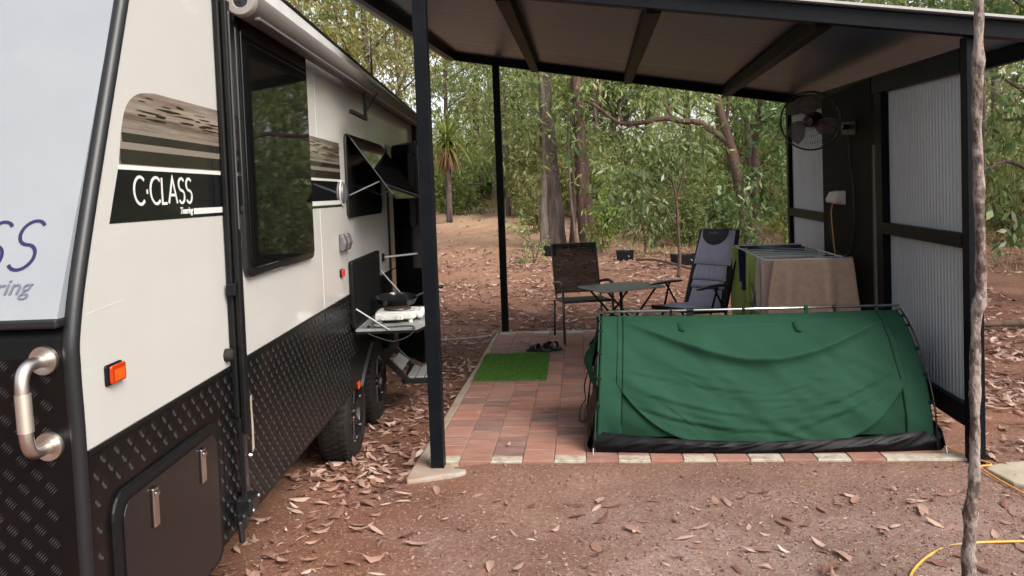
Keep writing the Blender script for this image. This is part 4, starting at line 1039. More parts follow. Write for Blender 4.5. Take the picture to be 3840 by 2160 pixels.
def build_table():
    rt = thing('camp_table', 'small folding table with grey green top and crossed black legs', 'table', (.37, 7.78, 0), radians(29))
    MB().prism(rrect(-.355, -.275, .355, .275, .03), (0, 0, .600), (1, 0, 0), (0, 1, 0), (0, 0, .018)).build('tabletop', M['tabletop'], rt, bevel=.006)
    for sy in (-.19, .19):
        y2 = sy * 1.12
        MB().tube([(-.27, sy, .598), (.26, sy, .012)], .0105, 8).build('leg', M['blackmat'], rt, smooth=True)
        MB().tube([(.27, y2, .598), (-.26, y2, .012)], .0105, 8).build('leg', M['blackmat'], rt, smooth=True)
    b = MB()
    for x, y in ((-.27, .20), (.27, .22), (.26, .19), (-.26, .215)):
        z = .594 if (x, y) in ((-.27, .20), (.27, .22)) else .014
        b.tube([(x, -y, z), (x, y, z)], .009, 8)
    b.tube([(0, -.20, .30), (0, .20, .30)], .008, 8); b.tube([(0, .0, .30), (.0, .0, .598)], .016, 10); b.build('cross_bar', M['blackmat'], rt, smooth=True)
build_table()
def build_recliner():
    rt = thing('camp_recliner', 'padded grey reclining camp chair with tall back, dark headrest and black armrests', 'chair', (1.10, 7.78, 0), radians(-47)); fm = M['blackmat']
    W = .245; SH = .36
    tilt = radians(20); bd = Vector((0, sin(tilt), cos(tilt))); bn = Vector((0, -cos(tilt), sin(tilt))); b0 = Vector((0, .13, SH))
    H = .83
    def bk(x, h, off=0.): return b0 + bd * h + bn * off + Vector((x, 0, 0))
    b = MB(); b.grid(lambda u, v: bk((u - .5) * 2 * (W + .012) * (1 - .06 * v), -.02 + (H + .02) * v, -.012 - .01 * sin(pi * u)), 10, 12); b.build('back_shell', M['blackfab'], rt, smooth=True, solid=.02)
    fr = MB()
    for sx in (-1, 1): fr.tube([bk(sx * (W + .015), -.06, -.02), bk(sx * (W + .01), H * .6, -.02), bk(sx * W * .93, H - .01, -.02)], .0125, 10)
    fr.tube([bk(-W * .93, H - .01, -.02), bk(W * .93, H - .01, -.02)], .0125, 10)
    for sx in (-1, 1): fr.tube([(sx * (W + .015), .16, SH - .01), (sx * (W + .015), -.34, SH + .035)], .0125, 10)
    fr.tube([(-W, -.34, SH + .035), (W, -.34, SH + .035)], .0125, 10)
    for z_, y_ in ((.012, .33), (.012, -.30)): fr.tube([(-W - .02, y_, z_), (W + .02, y_, z_)], .011, 8)
    fr.build('frame', fm, rt, smooth=True)
    # padded segments of the back
    def pad(name, h0, h1, wv, m, th=.035, pleats=0, xs=1.):
        def f(u, v):
            a, c = 2 * u - 1, 2 * v - 1; e = (1 - abs(a) ** 6) ** .5 * (1 - abs(c) ** 5) ** .5
            pl = .006 * abs(sin(u * pi * pleats)) if pleats else 0
            return bk(a * wv * (1 - .10 * v * xs), h0 + (h1 - h0) * v, .004 + th * e - (pl if e > .3 else 0) * 1.6)
        return MB().grid(f, 30 if pleats else 16, 14).build(name, m, rt, smooth=True)
    pad('back_cushion', .00, .20, .205, M['cushion'], .04, 0); pad('back_cushion', .205, .285, .21, M['cushion'], .045, 0)
    pad('back_cushion', .29, .45, .21, M['cushion'], .045, 6); pad('back_cushion', .455, .82, .232, M['cushion'], .04, 0)
    def headp(u, v):
        a, c = 2 * u - 1, 2 * v - 1; rad = .12 * sqrt(max(0, 1 - a * a)) ; e = max(0, (1 - abs(a) ** 4)) ** .5 * max(0, (1 - abs(c) ** 4)) ** .5
        return bk(a * .165, .80 - rad * 1.25 * (1 - v) + .025 * v, .044 + .022 * e)
    MB().grid(headp, 20, 12).build('headrest', M['cushion_dark'], rt, smooth=True)
    b = MB()
    r_ = random.Random(2); b_o = bk(-.055, .765, .068)
    for k in range(9): b.bar(bk(-.055 + .0125 * k, .762, .0675), bk(-.055 + .0125 * k + .002, .762 + r_.uniform(.014, .022), .068), .004, .001, tuple(bn))
    b.build('stitched_mark', M['greycloth'], rt)
    # seat
    b = MB(); b.grid(lambda u, v: ((u - .5) * 2 * (W + .012), .14 - .50 * v, SH + .01 + .035 * v + .05 * max(0, v - .75)), 8, 10); b.build('seat_shell', M['blackfab'], rt, smooth=True, solid=.022)
    def sp(u, v):
        a, c = 2 * u - 1, 2 * v - 1; e = (1 - abs(a) ** 6) ** .5 * (1 - abs(c) ** 6) ** .5
        return (a * .19, .12 - .40 * v, SH + .02 + .035 * v + .035 * e)
    MB().grid(sp, 14, 14).build('seat_cushion', M['cushion'], rt, smooth=True)
    for sx in (-1, 1):
        x = sx * (W + .055)
        def arm(u, v):
            t = 2 * pi * v; y = .17 - .50 * u; w_ = .030 * (1 - .5 * abs(2 * u - 1) ** 3) ; return (x + w_ * cos(t), y, .615 + .012 * sin(pi * u) + .016 * sin(t) * (1 - .5 * abs(2 * u - 1) ** 4))
        MB().grid(arm, 16, 12).build('armrest', M['armplastic'], rt, smooth=True)
        MB().tube([(x, -.03, .61), (x - sx * .02, -.28, .012)], .0115, 8).build('leg', fm, rt, smooth=True)
        MB().tube([(x, -.08, .61), (x - sx * .02, .33, .012)], .0115, 8).build('leg', fm, rt, smooth=True)
M['armplastic'] = mat('arm_plastic', (.02, .02, .021), .32)
build_recliner()

# ------------------------------------------------------------------ clothes airer with washing
AX0, AX1, AY0, AY1, AZ = 1.44, 2.06, 6.27, 7.82, .985
AROT = Matrix.Translation((AX0, AY0, 0)) @ Matrix.Rotation(radians(-2.6), 4, 'Z') @ Matrix.Translation((-AX0, -AY0, 0))
M['wire_white'] = mat('white_wire', (.60, .62, .63), .35)
def build_airer():
    rt = thing('clothes_airer', 'white wire clothes airer folded out beside the dark wall panel', 'clothes airer', ((AX0 + AX1) / 2, (AY0 + AY1) / 2, 0)); o = tuple(rt.location)
    fr = MB(o)
    for a, c in (((AX0, AY0, AZ), (AX0, AY1, AZ)), ((AX1, AY0, AZ), (AX1, AY1, AZ)), ((AX0, AY0, AZ), (AX1, AY0, AZ)), ((AX0, AY1, AZ), (AX1, AY1, AZ))): fr.tube([a, c], .007, 8)
    fr.build('top_frame', M['wire_white'], rt, smooth=True)
    w_ = MB(o)
    for k in range(1, 9):
        y = AY0 + (AY1 - AY0) * k / 9; w_.tube([(AX0, y, AZ), (AX1, y, AZ)], .0036, 6)
    w_.build('rail', M['wire_white'], rt, smooth=True)
    for x in (AX0 + .03, AX1 - .03):
        MB(o).tube([(x, AY0 + .32, AZ - .01), (x, AY1 - .30, .01)], .008, 8).build('leg', M['alu'], rt, smooth=True)
        MB(o).tube([(x + .018, AY1 - .36, AZ - .01), (x + .018, AY0 + .28, .01)], .008, 8).build('leg', M['alu'], rt, smooth=True)
    cr_ = MB(o)
    for y in (AY0 + .28, AY1 - .30): cr_.tube([(AX0 + .03, y, .012), (AX1 - .01, y, .012)], .007, 8)
    cr_.build('foot_bar', M['alu'], rt, smooth=True)
    rt.matrix_world = AROT @ Matrix.Translation(rt.location)
build_airer()
def hang(name, label, cat, x0, x1, y, zf, zb, m, seed, amp=.012, sw=.012, flare=.0, zt=AZ + .010, waves=4):
    """cloth folded over a rail at depth y; front drop to zf, back drop to zb"""
    r = random.Random(seed); ph = [r.uniform(0, 6.28) for _ in range(4)]
    L = (zt - zf) + (zt - zb)
    def f(u, v):
        d = v * L; x = x0 + (x1 - x0) * u
        if d < zt - zf: z = zf + d; side = -1; dd = zt - z
        else: z = zt - (d - (zt - zf)); side = 1; dd = zt - z
        near = min(1, dd / .05)
        y_ = y + side * (sw * near + .0 * dd)
        wv = amp * min(1, dd / .25) * (sin(waves * 2 * pi * u / 1.6 + ph[0] + .8 * dd) + .5 * sin(waves * 2 * pi * u * 1.1 + ph[1]))
        xx = x + (u - .5) * flare * dd * 2 + .004 * sin(9 * z + ph[2])
        return (xx, y_ + wv + (side * .04 * dd if side < 0 else .02 * dd), z - .006 * sin(pi * u) * (1 if dd < .02 else 0) + .010 * sin(5 * u + ph[3]) * (dd > (zt - zf) * .95))
    o = MB().grid(f, 44, 50).build(name, m, smooth=True, solid=.004)
    o.matrix_world = AROT
    return tag(o, label, cat)
hang('bath_towel', 'large tan brown bath towel hanging over the near end of the clothes airer', 'towel', AX0 + .065, AX1 + .045, AY0, .42, .46, M['towel'], 1, .022, .014, .12, AZ + .014, 4)
hang('lime_towel', 'lime green towel hanging at the far end of the clothes airer', 'towel', AX0 - .03, AX1 - .06, AY1, .28, .34, M['lime'], 2, .014, .016, .02)
hang('navy_shirt', 'dark navy garment on the airer just in front of the lime towel', 'clothing', AX0 + .02, AX1 - .02, AY1 - .17, .58, .64, M['navycloth'], 3, .012, .060)
hang('black_shirt', 'black garment hanging in the middle of the airer', 'clothing', AX0 + .06, AX1 - .05, AY1 - .42, .46, .5, M['blackfab'], 4, .012, .055)
hang('green_cloth', 'narrow yellow green cloth hanging mid airer', 'clothing', AX0 + .01, AX0 + .25, AY1 - .60, .50, .52, M['lime'], 5, .010, .03)
hang('grey_towel', 'pale grey towel draped low across the middle rails of the airer', 'towel', AX0 + .10, AX1 - .03, AY1 - .80, .62, .6, M['greycloth'], 6, .010, .055)
hang('white_shirt', 'white patterned garment hanging behind the tan towel', 'clothing', AX0 - .005, AX1 - .10, AY0 + .32, .44, .5, M['whitecloth'], 7, .016, .045)
hang('pink_shirt', 'pinkish white garment next to the tan towel on the airer', 'clothing', AX0 - .01, AX1 - .2, AY0 + .15, .42, .5, M['pinkcloth'], 8, .014, .03)

# ------------------------------------------------------------------ vegetation
def leaves(clumps, n, L, seed, droop=.55, asp=.26, per=6):
    """leaf sized faces set along short twigs inside ellipsoid clumps (cx, cy, cz, rx, ry, rz)"""
    r = np.random.default_rng(seed); C = np.array(clumps, dtype=float)
    vol = (C[:, 3] * C[:, 4] * C[:, 5]) ** .67; k = max(1, n // per)
    ci = r.choice(len(C), k, p=vol / vol.sum()); c = C[ci]
    g = r.normal(0, 1, (k, 3)); g /= np.linalg.norm(g, axis=1, keepdims=True); rad = r.uniform(0, 1, (k, 1)) ** .45
    s = c[:, :3] + g * rad * c[:, 3:]
    d = g * .6 + r.normal(0, .5, (k, 3)); d[:, 2] -= droop * .6; d /= np.linalg.norm(d, axis=1, keepdims=True)
    t = (np.arange(per) + r.uniform(-.3, .3, (k, per))) * L * .42
    P = s[:, None] + d[:, None] * t[..., None]; P = P.reshape(-1, 3); N_ = len(P)
    ld = np.repeat(d, per, 0) * .45 + r.normal(0, .6, (N_, 3)); ld[:, 2] -= droop; ld /= np.linalg.norm(ld, axis=1, keepdims=True)
    sd_ = np.cross(ld, r.normal(0, 1, (N_, 3))); sd_ /= np.linalg.norm(sd_, axis=1, keepdims=True) + 1e-6
    l = (L * r.uniform(.6, 1.35, N_))[:, None]; wd = l * asp * r.uniform(.7, 1.3, (N_, 1)) * .5
    nn = np.cross(ld, sd_)
    V = np.stack([P, P + ld * l * .45 + sd_ * wd, P + ld * l + nn * l * .08, P + ld * l * .45 - sd_ * wd], 1).reshape(-1, 3)
    Q = np.arange(N_ * 4).reshape(-1, 4)
    return V, Q
def limb(mb, pts, r0_, r1, seg=8, n=5, rng=None):
    p = smooth_path(pts, n); m = len(p); mb.tube(p, [r0_ + (r1 - r0_) * i / (m - 1) for i in range(m)], seg, True, .10, rng or random)
def gum(seed, H, leafn, L, m_leaf, m_bark, spread=1., low=.35):
    """a whole tree: tapered crooked trunk with limbs, crown of leaf clumps at the limb ends"""
    rng = random.Random(seed); rt = thing('gum_tree', None, None)
    tr = MB(); lean = (rng.uniform(-.06, .06), rng.uniform(-.06, .06)); r_ = H * .0125
    ax = [(lean[0] * H * t + .12 * sin(3 * t + seed), lean[1] * H * t + .12 * cos(2.3 * t + seed), H * t - .15) for t in np.linspace(0, .93, 7)]
    limb(tr, ax, r_, r_ * .22, 10, 4, rng)
    axs = smooth_path(ax, 4); cl = []
    for k in range(11):
        f = low + (1 - low) * k / 11 * .95; b0 = axs[min(len(axs) - 1, int(f / .93 * (len(axs) - 1)))]; a = rng.uniform(0, 6.28) + k * 2.4
        ln = H * rng.uniform(.12, .24) * spread * (1.15 - .5 * f)
        e = b0 + Vector((cos(a) * ln, sin(a) * ln, ln * rng.uniform(.25, .9))); mid = b0.lerp(e, .5) + Vector((rng.uniform(-.2, .2), rng.uniform(-.2, .2), rng.uniform(-.1, .25)))
        limb(tr, [b0, mid, e], r_ * .34 * (1.1 - f * .6), r_ * .06, 6, 4, rng)
        for j in range(rng.choice((2, 3))):
            s = H * rng.uniform(.055, .10) * spread; q = e + Vector((rng.uniform(-1, 1), rng.uniform(-1, 1), rng.uniform(-.4, .7))) * s * 1.1
            cl.append((q.x, q.y, q.z, s * 1.15, s * 1.15, s * .8))
        cl.append((mid.x, mid.y, mid.z + .1, ln * .25, ln * .25, ln * .2))
    tr.build('trunk', m_bark, rt, smooth=True)
    V, Q = leaves(cl, leafn, L, seed); np_mesh('crown', V, Q, m_leaf, rt)
    return rt
def bush(name, seed, H, W, leafn, L, m_leaf, sparse=1.0, asp=.3):
    rng = random.Random(seed); rt = thing(name, None, None); st = MB(); cl = []
    for k in range(7):
        a = k * 2.4 + rng.uniform(-.4, .4); rr = W * rng.uniform(.2, .95); h = H * rng.uniform(.45, 1.0)
        e = Vector((cos(a) * rr * .8, sin(a) * rr * .8, h)); limb(st, [(0, 0, -.05), (e.x * .3, e.y * .3, h * .4), e], .022 * H, .005, 6, 4, rng)
        for f in (.35, .65, .95):
            s = W * rng.uniform(.22, .42) * sparse; q = Vector((e.x * f, e.y * f, h * f)); cl.append((q.x + rng.uniform(-.1, .1), q.y + rng.uniform(-.1, .1), q.z, s, s, s * .85))
    st.build('stem', M['twig'], rt, smooth=True)
    V, Q = leaves(cl, leafn, L, seed, .45, asp); V[:, 2] = np.maximum(V[:, 2], .02); np_mesh('foliage', V, Q, m_leaf, rt)
    return rt

GT = 'slender gum trees filling the bush behind the camp'
LT = 'slender leafy gum tree standing in the crowded bush behind the camp'
LS = 'leafy green shrub among the tree trunks of the bush behind'
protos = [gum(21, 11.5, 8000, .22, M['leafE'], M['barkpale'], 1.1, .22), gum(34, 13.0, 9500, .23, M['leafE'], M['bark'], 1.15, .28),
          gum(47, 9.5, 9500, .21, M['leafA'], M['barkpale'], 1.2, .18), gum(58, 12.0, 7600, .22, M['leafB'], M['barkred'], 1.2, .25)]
spots = [(-7.2, 17.5, 3, 1.0), (-9.5, 21, 3, 1.05), (-6.2, 22.5, 1, .9), (-11.5, 27, 3, 1.1), (-8.6, 30, 1, 1.0), (-3.9, 35, 0, .95), (-1.6, 37, 0, 1.0), (-6.9, 40, 1, 1.0),
         (.6, 27, 2, .95), (2.6, 30, 0, 1.0), (1.6, 36, 1, 1.0), (5.2, 24, 0, .85), (7.4, 27, 2, 1.0), (4.6, 33, 1, 1.05), (9.8, 31, 0, 1.0), (6.8, 38, 1, 1.1), (11.5, 25, 0, .9),
         (12.5, 34, 1, 1.1), (9.3, 18.5, 2, 1.0), (7.2, 14.8, 2, .62), (13.6, 20, 1, 1.0), (-2.6, 28.5, 2, .8), (15.5, 28, 0, 1.0), (-14, 34, 3, 1.0), (9.0, 9.5, 2, .8), (13.0, 4.0, 1, .9), (11.5, 12.5, 3, .9), (5.6, 20.8, 2, .8), (-.4, 29.5, 0, .8), (3.6, 25.8, 1, .85), (-4.6, 43, 0, 1.0), (.3, 43, 1, 1.0), (9.2, 22.5, 0, .85), (5.8, 28.6, 2, .9), (-5.9, 26.5, 3, .8), (-9.8, 16.0, 3, .8),  # some stand unseen at the right, added for reflections in the caravan
         (12.5, -.5, 0, .9), (-9, -5, 3, .9), (-6, -15, 3, 1.0), (14, -12, 0, 1.0)]  # unseen trees added around the camera to block low sky
rng = random.Random(77); used = set()
for x, y, k, s in spots:
    z = float(gh(x, y)) - .05; a = rng.uniform(0, 6.28)
    if k not in used:
        o = protos[k]; used.add(k); o.location = (x, y, z); o.rotation_euler = (0, 0, a); o.scale = (s, s, s)
    else: o = dup(protos[k], (x, y, z), a, s)
    tag(o, LT, 'tree', GT)
sp = [bush('shrub', 5, 2.0, 1.0, 3400, .14, M['leafA'], 1.1), bush('shrub', 6, 2.6, 1.2, 3600, .15, M['leafE'], 1.1), bush('shrub', 9, 1.6, .9, 2600, .13, M['leafD'], 1.0)]
sspots = [(-1.6, 30, 1, 1.2), (-.7, 33.5, 0, 1.3), (.5, 24.5, 1, 1.0), (1.9, 26.5, 0, 1.1), (3.0, 28.5, 1, 1.2), (4.6, 27.5, 0, 1.1), (5.9, 30, 1, 1.2), (2.5, 33, 2, 1.5), (7.2, 22.5, 1, 1.1), (8.6, 25, 0, 1.2), (-3.3, 38, 0, 1.5), (-1.7, 40.5, 1, 1.5),
          (-5.0, 41, 1, 1.4), (-7.2, 34, 0, 1.3), (-7.8, 27.5, 1, 1.2), (.5, 39, 1, 1.5), (3.2, 39, 0, 1.5), (6.0, 36, 2, 1.7), (9.6, 35, 1, 1.5), (10.6, 21.5, 1, 1.1), (6.9, 18.6, 2, 1.0), (8.4, 15.8, 1, .9), (9.8, 13.6, 0, .9), (11.8, 17, 1, 1.1), (-9.5, 36, 0, 1.5), (8.0, 12.4, 2, .8), (5.3, 22.3, 2, .9), (1.2, 22.5, 1, .9), (2.6, 23.5, 0, 1.0), (3.4, 21.5, 1, .8), (6.4, 25.5, 1, 1.2), (-.2, 26.5, 1, 1.1), (-1.1, 36, 2, 1.5), (.9, 30, 0, 1.3), (7.6, 19.8, 1, 1.0), (4.9, 18.8, 1, .7), (9.9, 18.0, 1, 1.0), (-6.3, 37, 1, 1.6), (-3.7, 42, 1, 1.6), (-5.9, 33.5, 2, 1.7), (-3.4, 37, 2, 1.6), (-1.5, 34.5, 2, 1.4), (-7.6, 31.5, 2, 1.6), (.4, 34, 2, 1.5), (2.4, 36, 2, 1.7), (-4.6, 39, 2, 1.9), (5.0, 34, 2, 1.7), (8.0, 32, 2, 1.7), (2.3, 16.9, 0, .65), (1.9, 18.6, 1, .65), (3.2, 18.6, 0, .75), (4.8, 16.9, 1, .6), (.7, 20.2, 2, .8), (-1.15, 21, 1, .6), (-1.5, 24, 0, .8), (-1.9, 27.5, 1, .9), (5.4, 15.2, 2, .7)]
used = set()
for x, y, k, s in sspots:
    z = float(gh(x, y)) - .03; a = rng.uniform(0, 6.28)
    if k not in used: o = sp[k]; used.add(k); o.location = (x, y, z); o.rotation_euler = (0, 0, a); o.scale = (s, s, s)
    else: o = dup(sp[k], (x, y, z), a, s)
    tag(o, LS, 'shrub', 'leafy shrubs between the trunks')
# the wood beyond reads as one mass
r = np.random.default_rng(3); cl = []
for k in range(430):
    a = r.uniform(radians(-36), radians(40)); d = r.uniform(44, 62); h = r.uniform(0, 1) ** 1.7 * (6 if a < radians(-2) else 9.5)
    cl.append((d * sin(a), d * cos(a), 1.2 + h, 1.7, 1.7, 1.3))
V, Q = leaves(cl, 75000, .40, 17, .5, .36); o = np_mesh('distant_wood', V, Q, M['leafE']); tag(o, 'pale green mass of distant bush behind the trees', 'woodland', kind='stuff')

# named trees of the middle distance
def built_tree(name, label, cat, trunks, clumps, n, L, m_leaf, m_bark, seed, loc, asp=.26, droop=.55):
    rt = thing(name, label, cat, loc); lo = Vector(loc); rg = random.Random(seed)
    first = True; tr = MB(loc)
    for pts, ra, rb_ in trunks: limb(tr, pts, ra, rb_, 12, 5, rg)
    tr.build('trunk', m_bark, rt, smooth=True)
    if clumps:
        V, Q = leaves(clumps, n, L, seed, droop, asp); np_mesh('crown', V - np.array(loc), Q, m_leaf, rt)
    return rt
built_tree('gum_tree', 'stout grey trunk with furrowed bark directly behind the sling chair', 'tree',
    [([(-.61, 17.6, .25), (-.65, 17.6, 1.24), (-.69, 17.6, 2.33), (-.72, 17.6, 3.41), (-.74, 17.6, 4.6), (-.7, 17.6, 7.5), (-.5, 17.5, 9.5)], .26, .07), ([(-.72, 17.7, 5.4), (-1.5, 17.4, 6.6), (-2.0, 17.2, 7.6)], .08, .02), ([(-.7, 17.6, 6.4), (.2, 17.9, 7.4)], .06, .02)],
    [(-1.2, 17.0, 3.2, .5, .6, .6), (-1.6, 17.4, 3.7, .6, .6, .5), (-.2, 17.1, 3.7, .5, .5, .5), (-1.0, 17.0, 2.2, .35, .4, .4), (-1.9, 17.2, 7.6, 1.1, 1.1, .8), (.2, 17.9, 7.6, 1.1, 1.1, .8), (-.5, 17.5, 9.3, 1.4, 1.4, 1.), (-2.1, 16.8, 3.5, .5, .5, .5), (-1.6, 17.0, 2.6, .45, .4, .4), (-2.2, 17.3, 2.8, .45, .4, .4), (-1.3, 17.0, 4.1, .5, .5, .4), (-1.2, 17.2, 1.9, .3, .3, .3)], 4600, .16, M['leafA'], M['bark'], 71, (-.65, 17.6, .25))
built_tree('gum_tree', 'pale smooth trunk leaning against the stout grey trunk', 'tree', [([(-.86, 17.42, .25), (-.85, 17.42, .9), (-.84, 17.44, 1.5), (-.80, 17.5, 2.2), (-.78, 17.5, 3.4), (-.9, 17.3, 5.5)], .12, .05)], [(-.9, 17.2, 5.5, .8, .8, .7)], 500, .17, M['leafA'], M['barkpale'], 72, (-.86, 17.42, .25))
built_tree('gum_tree', 'reddish brown furrowed trunk rising between the sling chair and the table', 'tree',
    [([(.14, 17.2, .25), (.07, 17.2, 1.4), (.03, 17.2, 2.28), (0, 17.2, 3.16), (-.01, 17.2, 4.04), (-.01, 17.2, 5.6), (.2, 17.3, 8.5)], .20, .06), ([(0, 17.2, 4.6), (.8, 17.0, 5.8)], .06, .02)],
    [(.35, 16.9, 2.9, .35, .4, .4), (.2, 16.9, 1.9, .3, .3, .3), (-.4, 16.9, 3.6, .4, .4, .4), (.9, 17, 5.9, 1.0, 1.0, .8), (.2, 17.3, 8.3, 1.3, 1.3, 1.)], 1500, .17, M['leafA'], M['barkred'], 73, (.14, 17.2, .25))
built_tree('sapling', 'thin rusty red stem between the two big trunks', 'tree', [([(-.25, 17.9, .3), (-.20, 17.9, .8), (-.18, 17.9, 1.3), (-.17, 17.9, 2.04), (-.16, 17.9, 3.0), (-.1, 17.9, 4.5)], .075, .03)], [(-.1, 17.8, 4.4, .5, .5, .5)], 250, .15, M['leafA'], M['barkred'], 74, (-.25, 17.9, .3))
built_tree('sapling', 'pale grey pole thin stem just left of the reddish trunk', 'tree', [([(-.13, 17.05, .3), (-.18, 17.05, .9), (-.22, 17.05, 1.4), (-.24, 17.05, 2.1), (-.24, 17.05, 2.8), (-.2, 17.0, 3.3)], .035, .02)], [(-.15, 16.9, 2.5, .25, .25, .2), (-.2, 16.9, 3.2, .4, .4, .35)], 160, .18, M['leafC'], M['barkpale'], 75, (-.13, 17.05, .3))
built_tree('gum_tree', 'dark red leaning tree with a long crooked limb reaching left, behind the recliner', 'tree',
    [([(3.55, 16.4, .22), (3.44, 16.4, .79), (3.33, 16.4, 1.45), (3.19, 16.4, 2.12), (3.05, 16.4, 2.7), (2.94, 16.4, 3.12), (2.88, 16.4, 3.45), (2.6, 16.4, 5.0), (2.2, 16.3, 6.6)], .15, .05),
     ([(3.20, 16.4, 2.33), (2.95, 16.38, 2.58), (2.75, 16.35, 2.73), (2.55, 16.3, 2.87), (2.35, 16.3, 2.93), (2.11, 16.3, 2.94), (1.86, 16.3, 3.01), (1.53, 16.3, 2.98), (1.2, 16.3, 2.94), (.91, 16.3, 2.95), (.71, 16.3, 3.06), (.51, 16.3, 3.23), (.3, 16.3, 3.39), (.14, 16.3, 3.46)], .07, .028),
     ([(1.95, 16.3, 3.0), (1.83, 16.3, 3.26), (1.67, 16.3, 3.51), (1.5, 16.3, 3.9)], .04, .015), ([(.9, 16.3, 2.95), (.86, 16.3, 3.3), (1.06, 16.3, 3.54), (1.25, 16.3, 3.8)], .03, .012), ([(.51, 16.3, 3.23), (.45, 16.3, 3.6), (.4, 16.3, 4.0)], .03, .01), ([(3.02, 16.4, 2.83), (3.09, 16.4, 3.11), (3.11, 16.4, 3.7)], .05, .02),
     ([(1.2, 16.3, 2.94), (.8, 16.25, 2.78), (.3, 16.2, 2.75)], .02, .008)],
    [(2.2, 16.0, 3.5, .6, .6, .4), (1.3, 16.0, 3.7, .6, .6, .4), (.5, 16.1, 3.8, .5, .5, .4), (2.5, 15.9, 2.35, .45, .4, .35), (1.7, 15.9, 2.4, .5, .5, .35), (3.4, 16.2, 3.6, .4, .4, .4), (2.2, 16.3, 6.4, 1.2, 1.2, .9), (3.4, 16.3, 4.9, .8, .8, .6)], 2300, .17, M['leafA'], M['barkred'], 76, (3.55, 16.4, .22))
built_tree('gum_tree', 'short blackened forked trunk beside the leaning red tree', 'tree', [([(3.70, 16.6, .22), (3.67, 16.6, .77), (3.65, 16.6, 1.27), (3.67, 16.6, 1.94), (3.70, 16.6, 2.6), (3.9, 16.6, 3.8)], .115, .05)],
    [(3.6, 16.2, 1.75, .35, .3, .3), (4.2, 16.4, 2.4, .6, .5, .5), (4.6, 16.6, 3.2, .7, .6, .6), (3.9, 16.4, 3.3, .6, .6, .5)], 1500, .17, M['leafC'], M['barkred'], 77, (3.70, 16.6, .22))
built_tree('sapling', 'young broad leaved sapling with a thin forked stem right behind the table', 'tree',
    [([(1.56, 12.8, .10), (1.58, 12.8, .48), (1.57, 12.8, .94), (1.55, 12.8, 1.39), (1.49, 12.8, 1.72), (1.3, 12.8, 2.2)], .032, .012), ([(1.55, 12.8, 1.35), (1.66, 12.8, 1.75), (1.75, 12.8, 2.1), (1.82, 12.8, 2.5)], .02, .008), ([(1.57, 12.8, .95), (1.3, 12.8, 1.3), (1.0, 12.8, 1.5)], .014, .006)],
    [(1.0, 12.7, 1.45, .40, .35, .28), (.75, 12.7, 1.75, .42, .35, .3), (1.15, 12.7, 2.0, .45, .4, .3), (1.55, 12.7, 2.2, .45, .4, .28), (1.85, 12.8, 2.35, .35, .3, .25), (.70, 12.6, 1.35, .22, .22, .18)], 760, .135, M['leafC'], M['twig'], 78, (1.56, 12.8, .10), .34, .7)
built_tree('sapling', 'small dark green sapling with drooping leaves behind the black tub', 'tree', [([(1.25, 15.5, .2), (1.22, 15.5, .7), (1.15, 15.5, 1.2)], .025, .01), ([(1.24, 15.5, .4), (1.4, 15.5, .9)], .015, .006)],
    [(1.15, 15.4, 1.05, .35, .3, .25), (1.45, 15.4, .95, .3, .3, .25), (.95, 15.4, 1.3, .4, .35, .3), (1.2, 15.4, .75, .22, .22, .15)], 430, .14, M['leafC'], M['twig'], 79, (1.25, 15.5, .2), .32, .7)
built_tree('shrub', 'bright yellow green bush in front of the log pile', 'shrub', [([(.45, 16.6, .25), (.42, 16.6, .8), (.5, 16.6, 1.3)], .02, .008)],
    [(.45, 16.5, .95, .32, .3, .35), (.62, 16.5, 1.35, .32, .3, .3), (.35, 16.5, .6, .28, .25, .28), (.5, 16.5, 1.75, .25, .25, .25)], 620, .12, M['leafD'], M['twig'], 80, (.45, 16.6, .25), .30, .7)
built_tree('shrub', 'sparse low shrub with small leaves left of the sling chair', 'shrub', [([(-.95, 14.9, .17), (-1.0, 14.9, .6), (-1.15, 14.9, 1.2)], .014, .005), ([(-.95, 14.9, .2), (-.8, 14.9, .7), (-.85, 14.9, 1.25)], .012, .005), ([(-1.0, 14.9, .6), (-1.45, 14.9, .95)], .008, .004)],
    [(-1.0, 14.8, .35, .28, .25, .22), (-.9, 14.8, .7, .2, .2, .28), (-1.1, 14.8, 1.05, .2, .2, .25), (-1.35, 14.8, .95, .15, .12, .1)], 330, .085, M['leafA'], M['twig'], 81, (-.95, 14.9, .17), .32, .3)
built_tree('shrub', 'leafy shrub with large green leaves between the recliner and the leaning tree', 'shrub', [([(3.0, 14.6, .15), (3.0, 14.6, .7), (2.9, 14.6, 1.2)], .02, .008)],
    [(2.85, 14.5, .95, .35, .3, .25), (3.15, 14.5, 1.25, .3, .3, .25), (2.65, 14.5, 1.35, .3, .3, .25), (3.1, 14.5, .7, .25, .25, .2)], 480, .17, M['leafC'], M['twig'], 82, (3.0, 14.6, .15), .34, .6)
built_tree('shrub', 'thin bush with a few round yellowing leaves just left of the dark wall post', 'shrub', [([(3.75, 13.6, .12), (3.8, 13.6, .5), (3.95, 13.6, 1.05)], .012, .005), ([(3.78, 13.6, .3), (3.55, 13.6, .7), (3.5, 13.6, 1.1)], .009, .004)],
    [(3.9, 13.5, .75, .25, .2, .25), (3.6, 13.5, .9, .22, .2, .2), (3.85, 13.5, .45, .22, .2, .15), (4.0, 13.5, 1.1, .25, .2, .15)], 170, .15, M['leafD'], M['twig'], 83, (3.75, 13.6, .12), .42, .3)
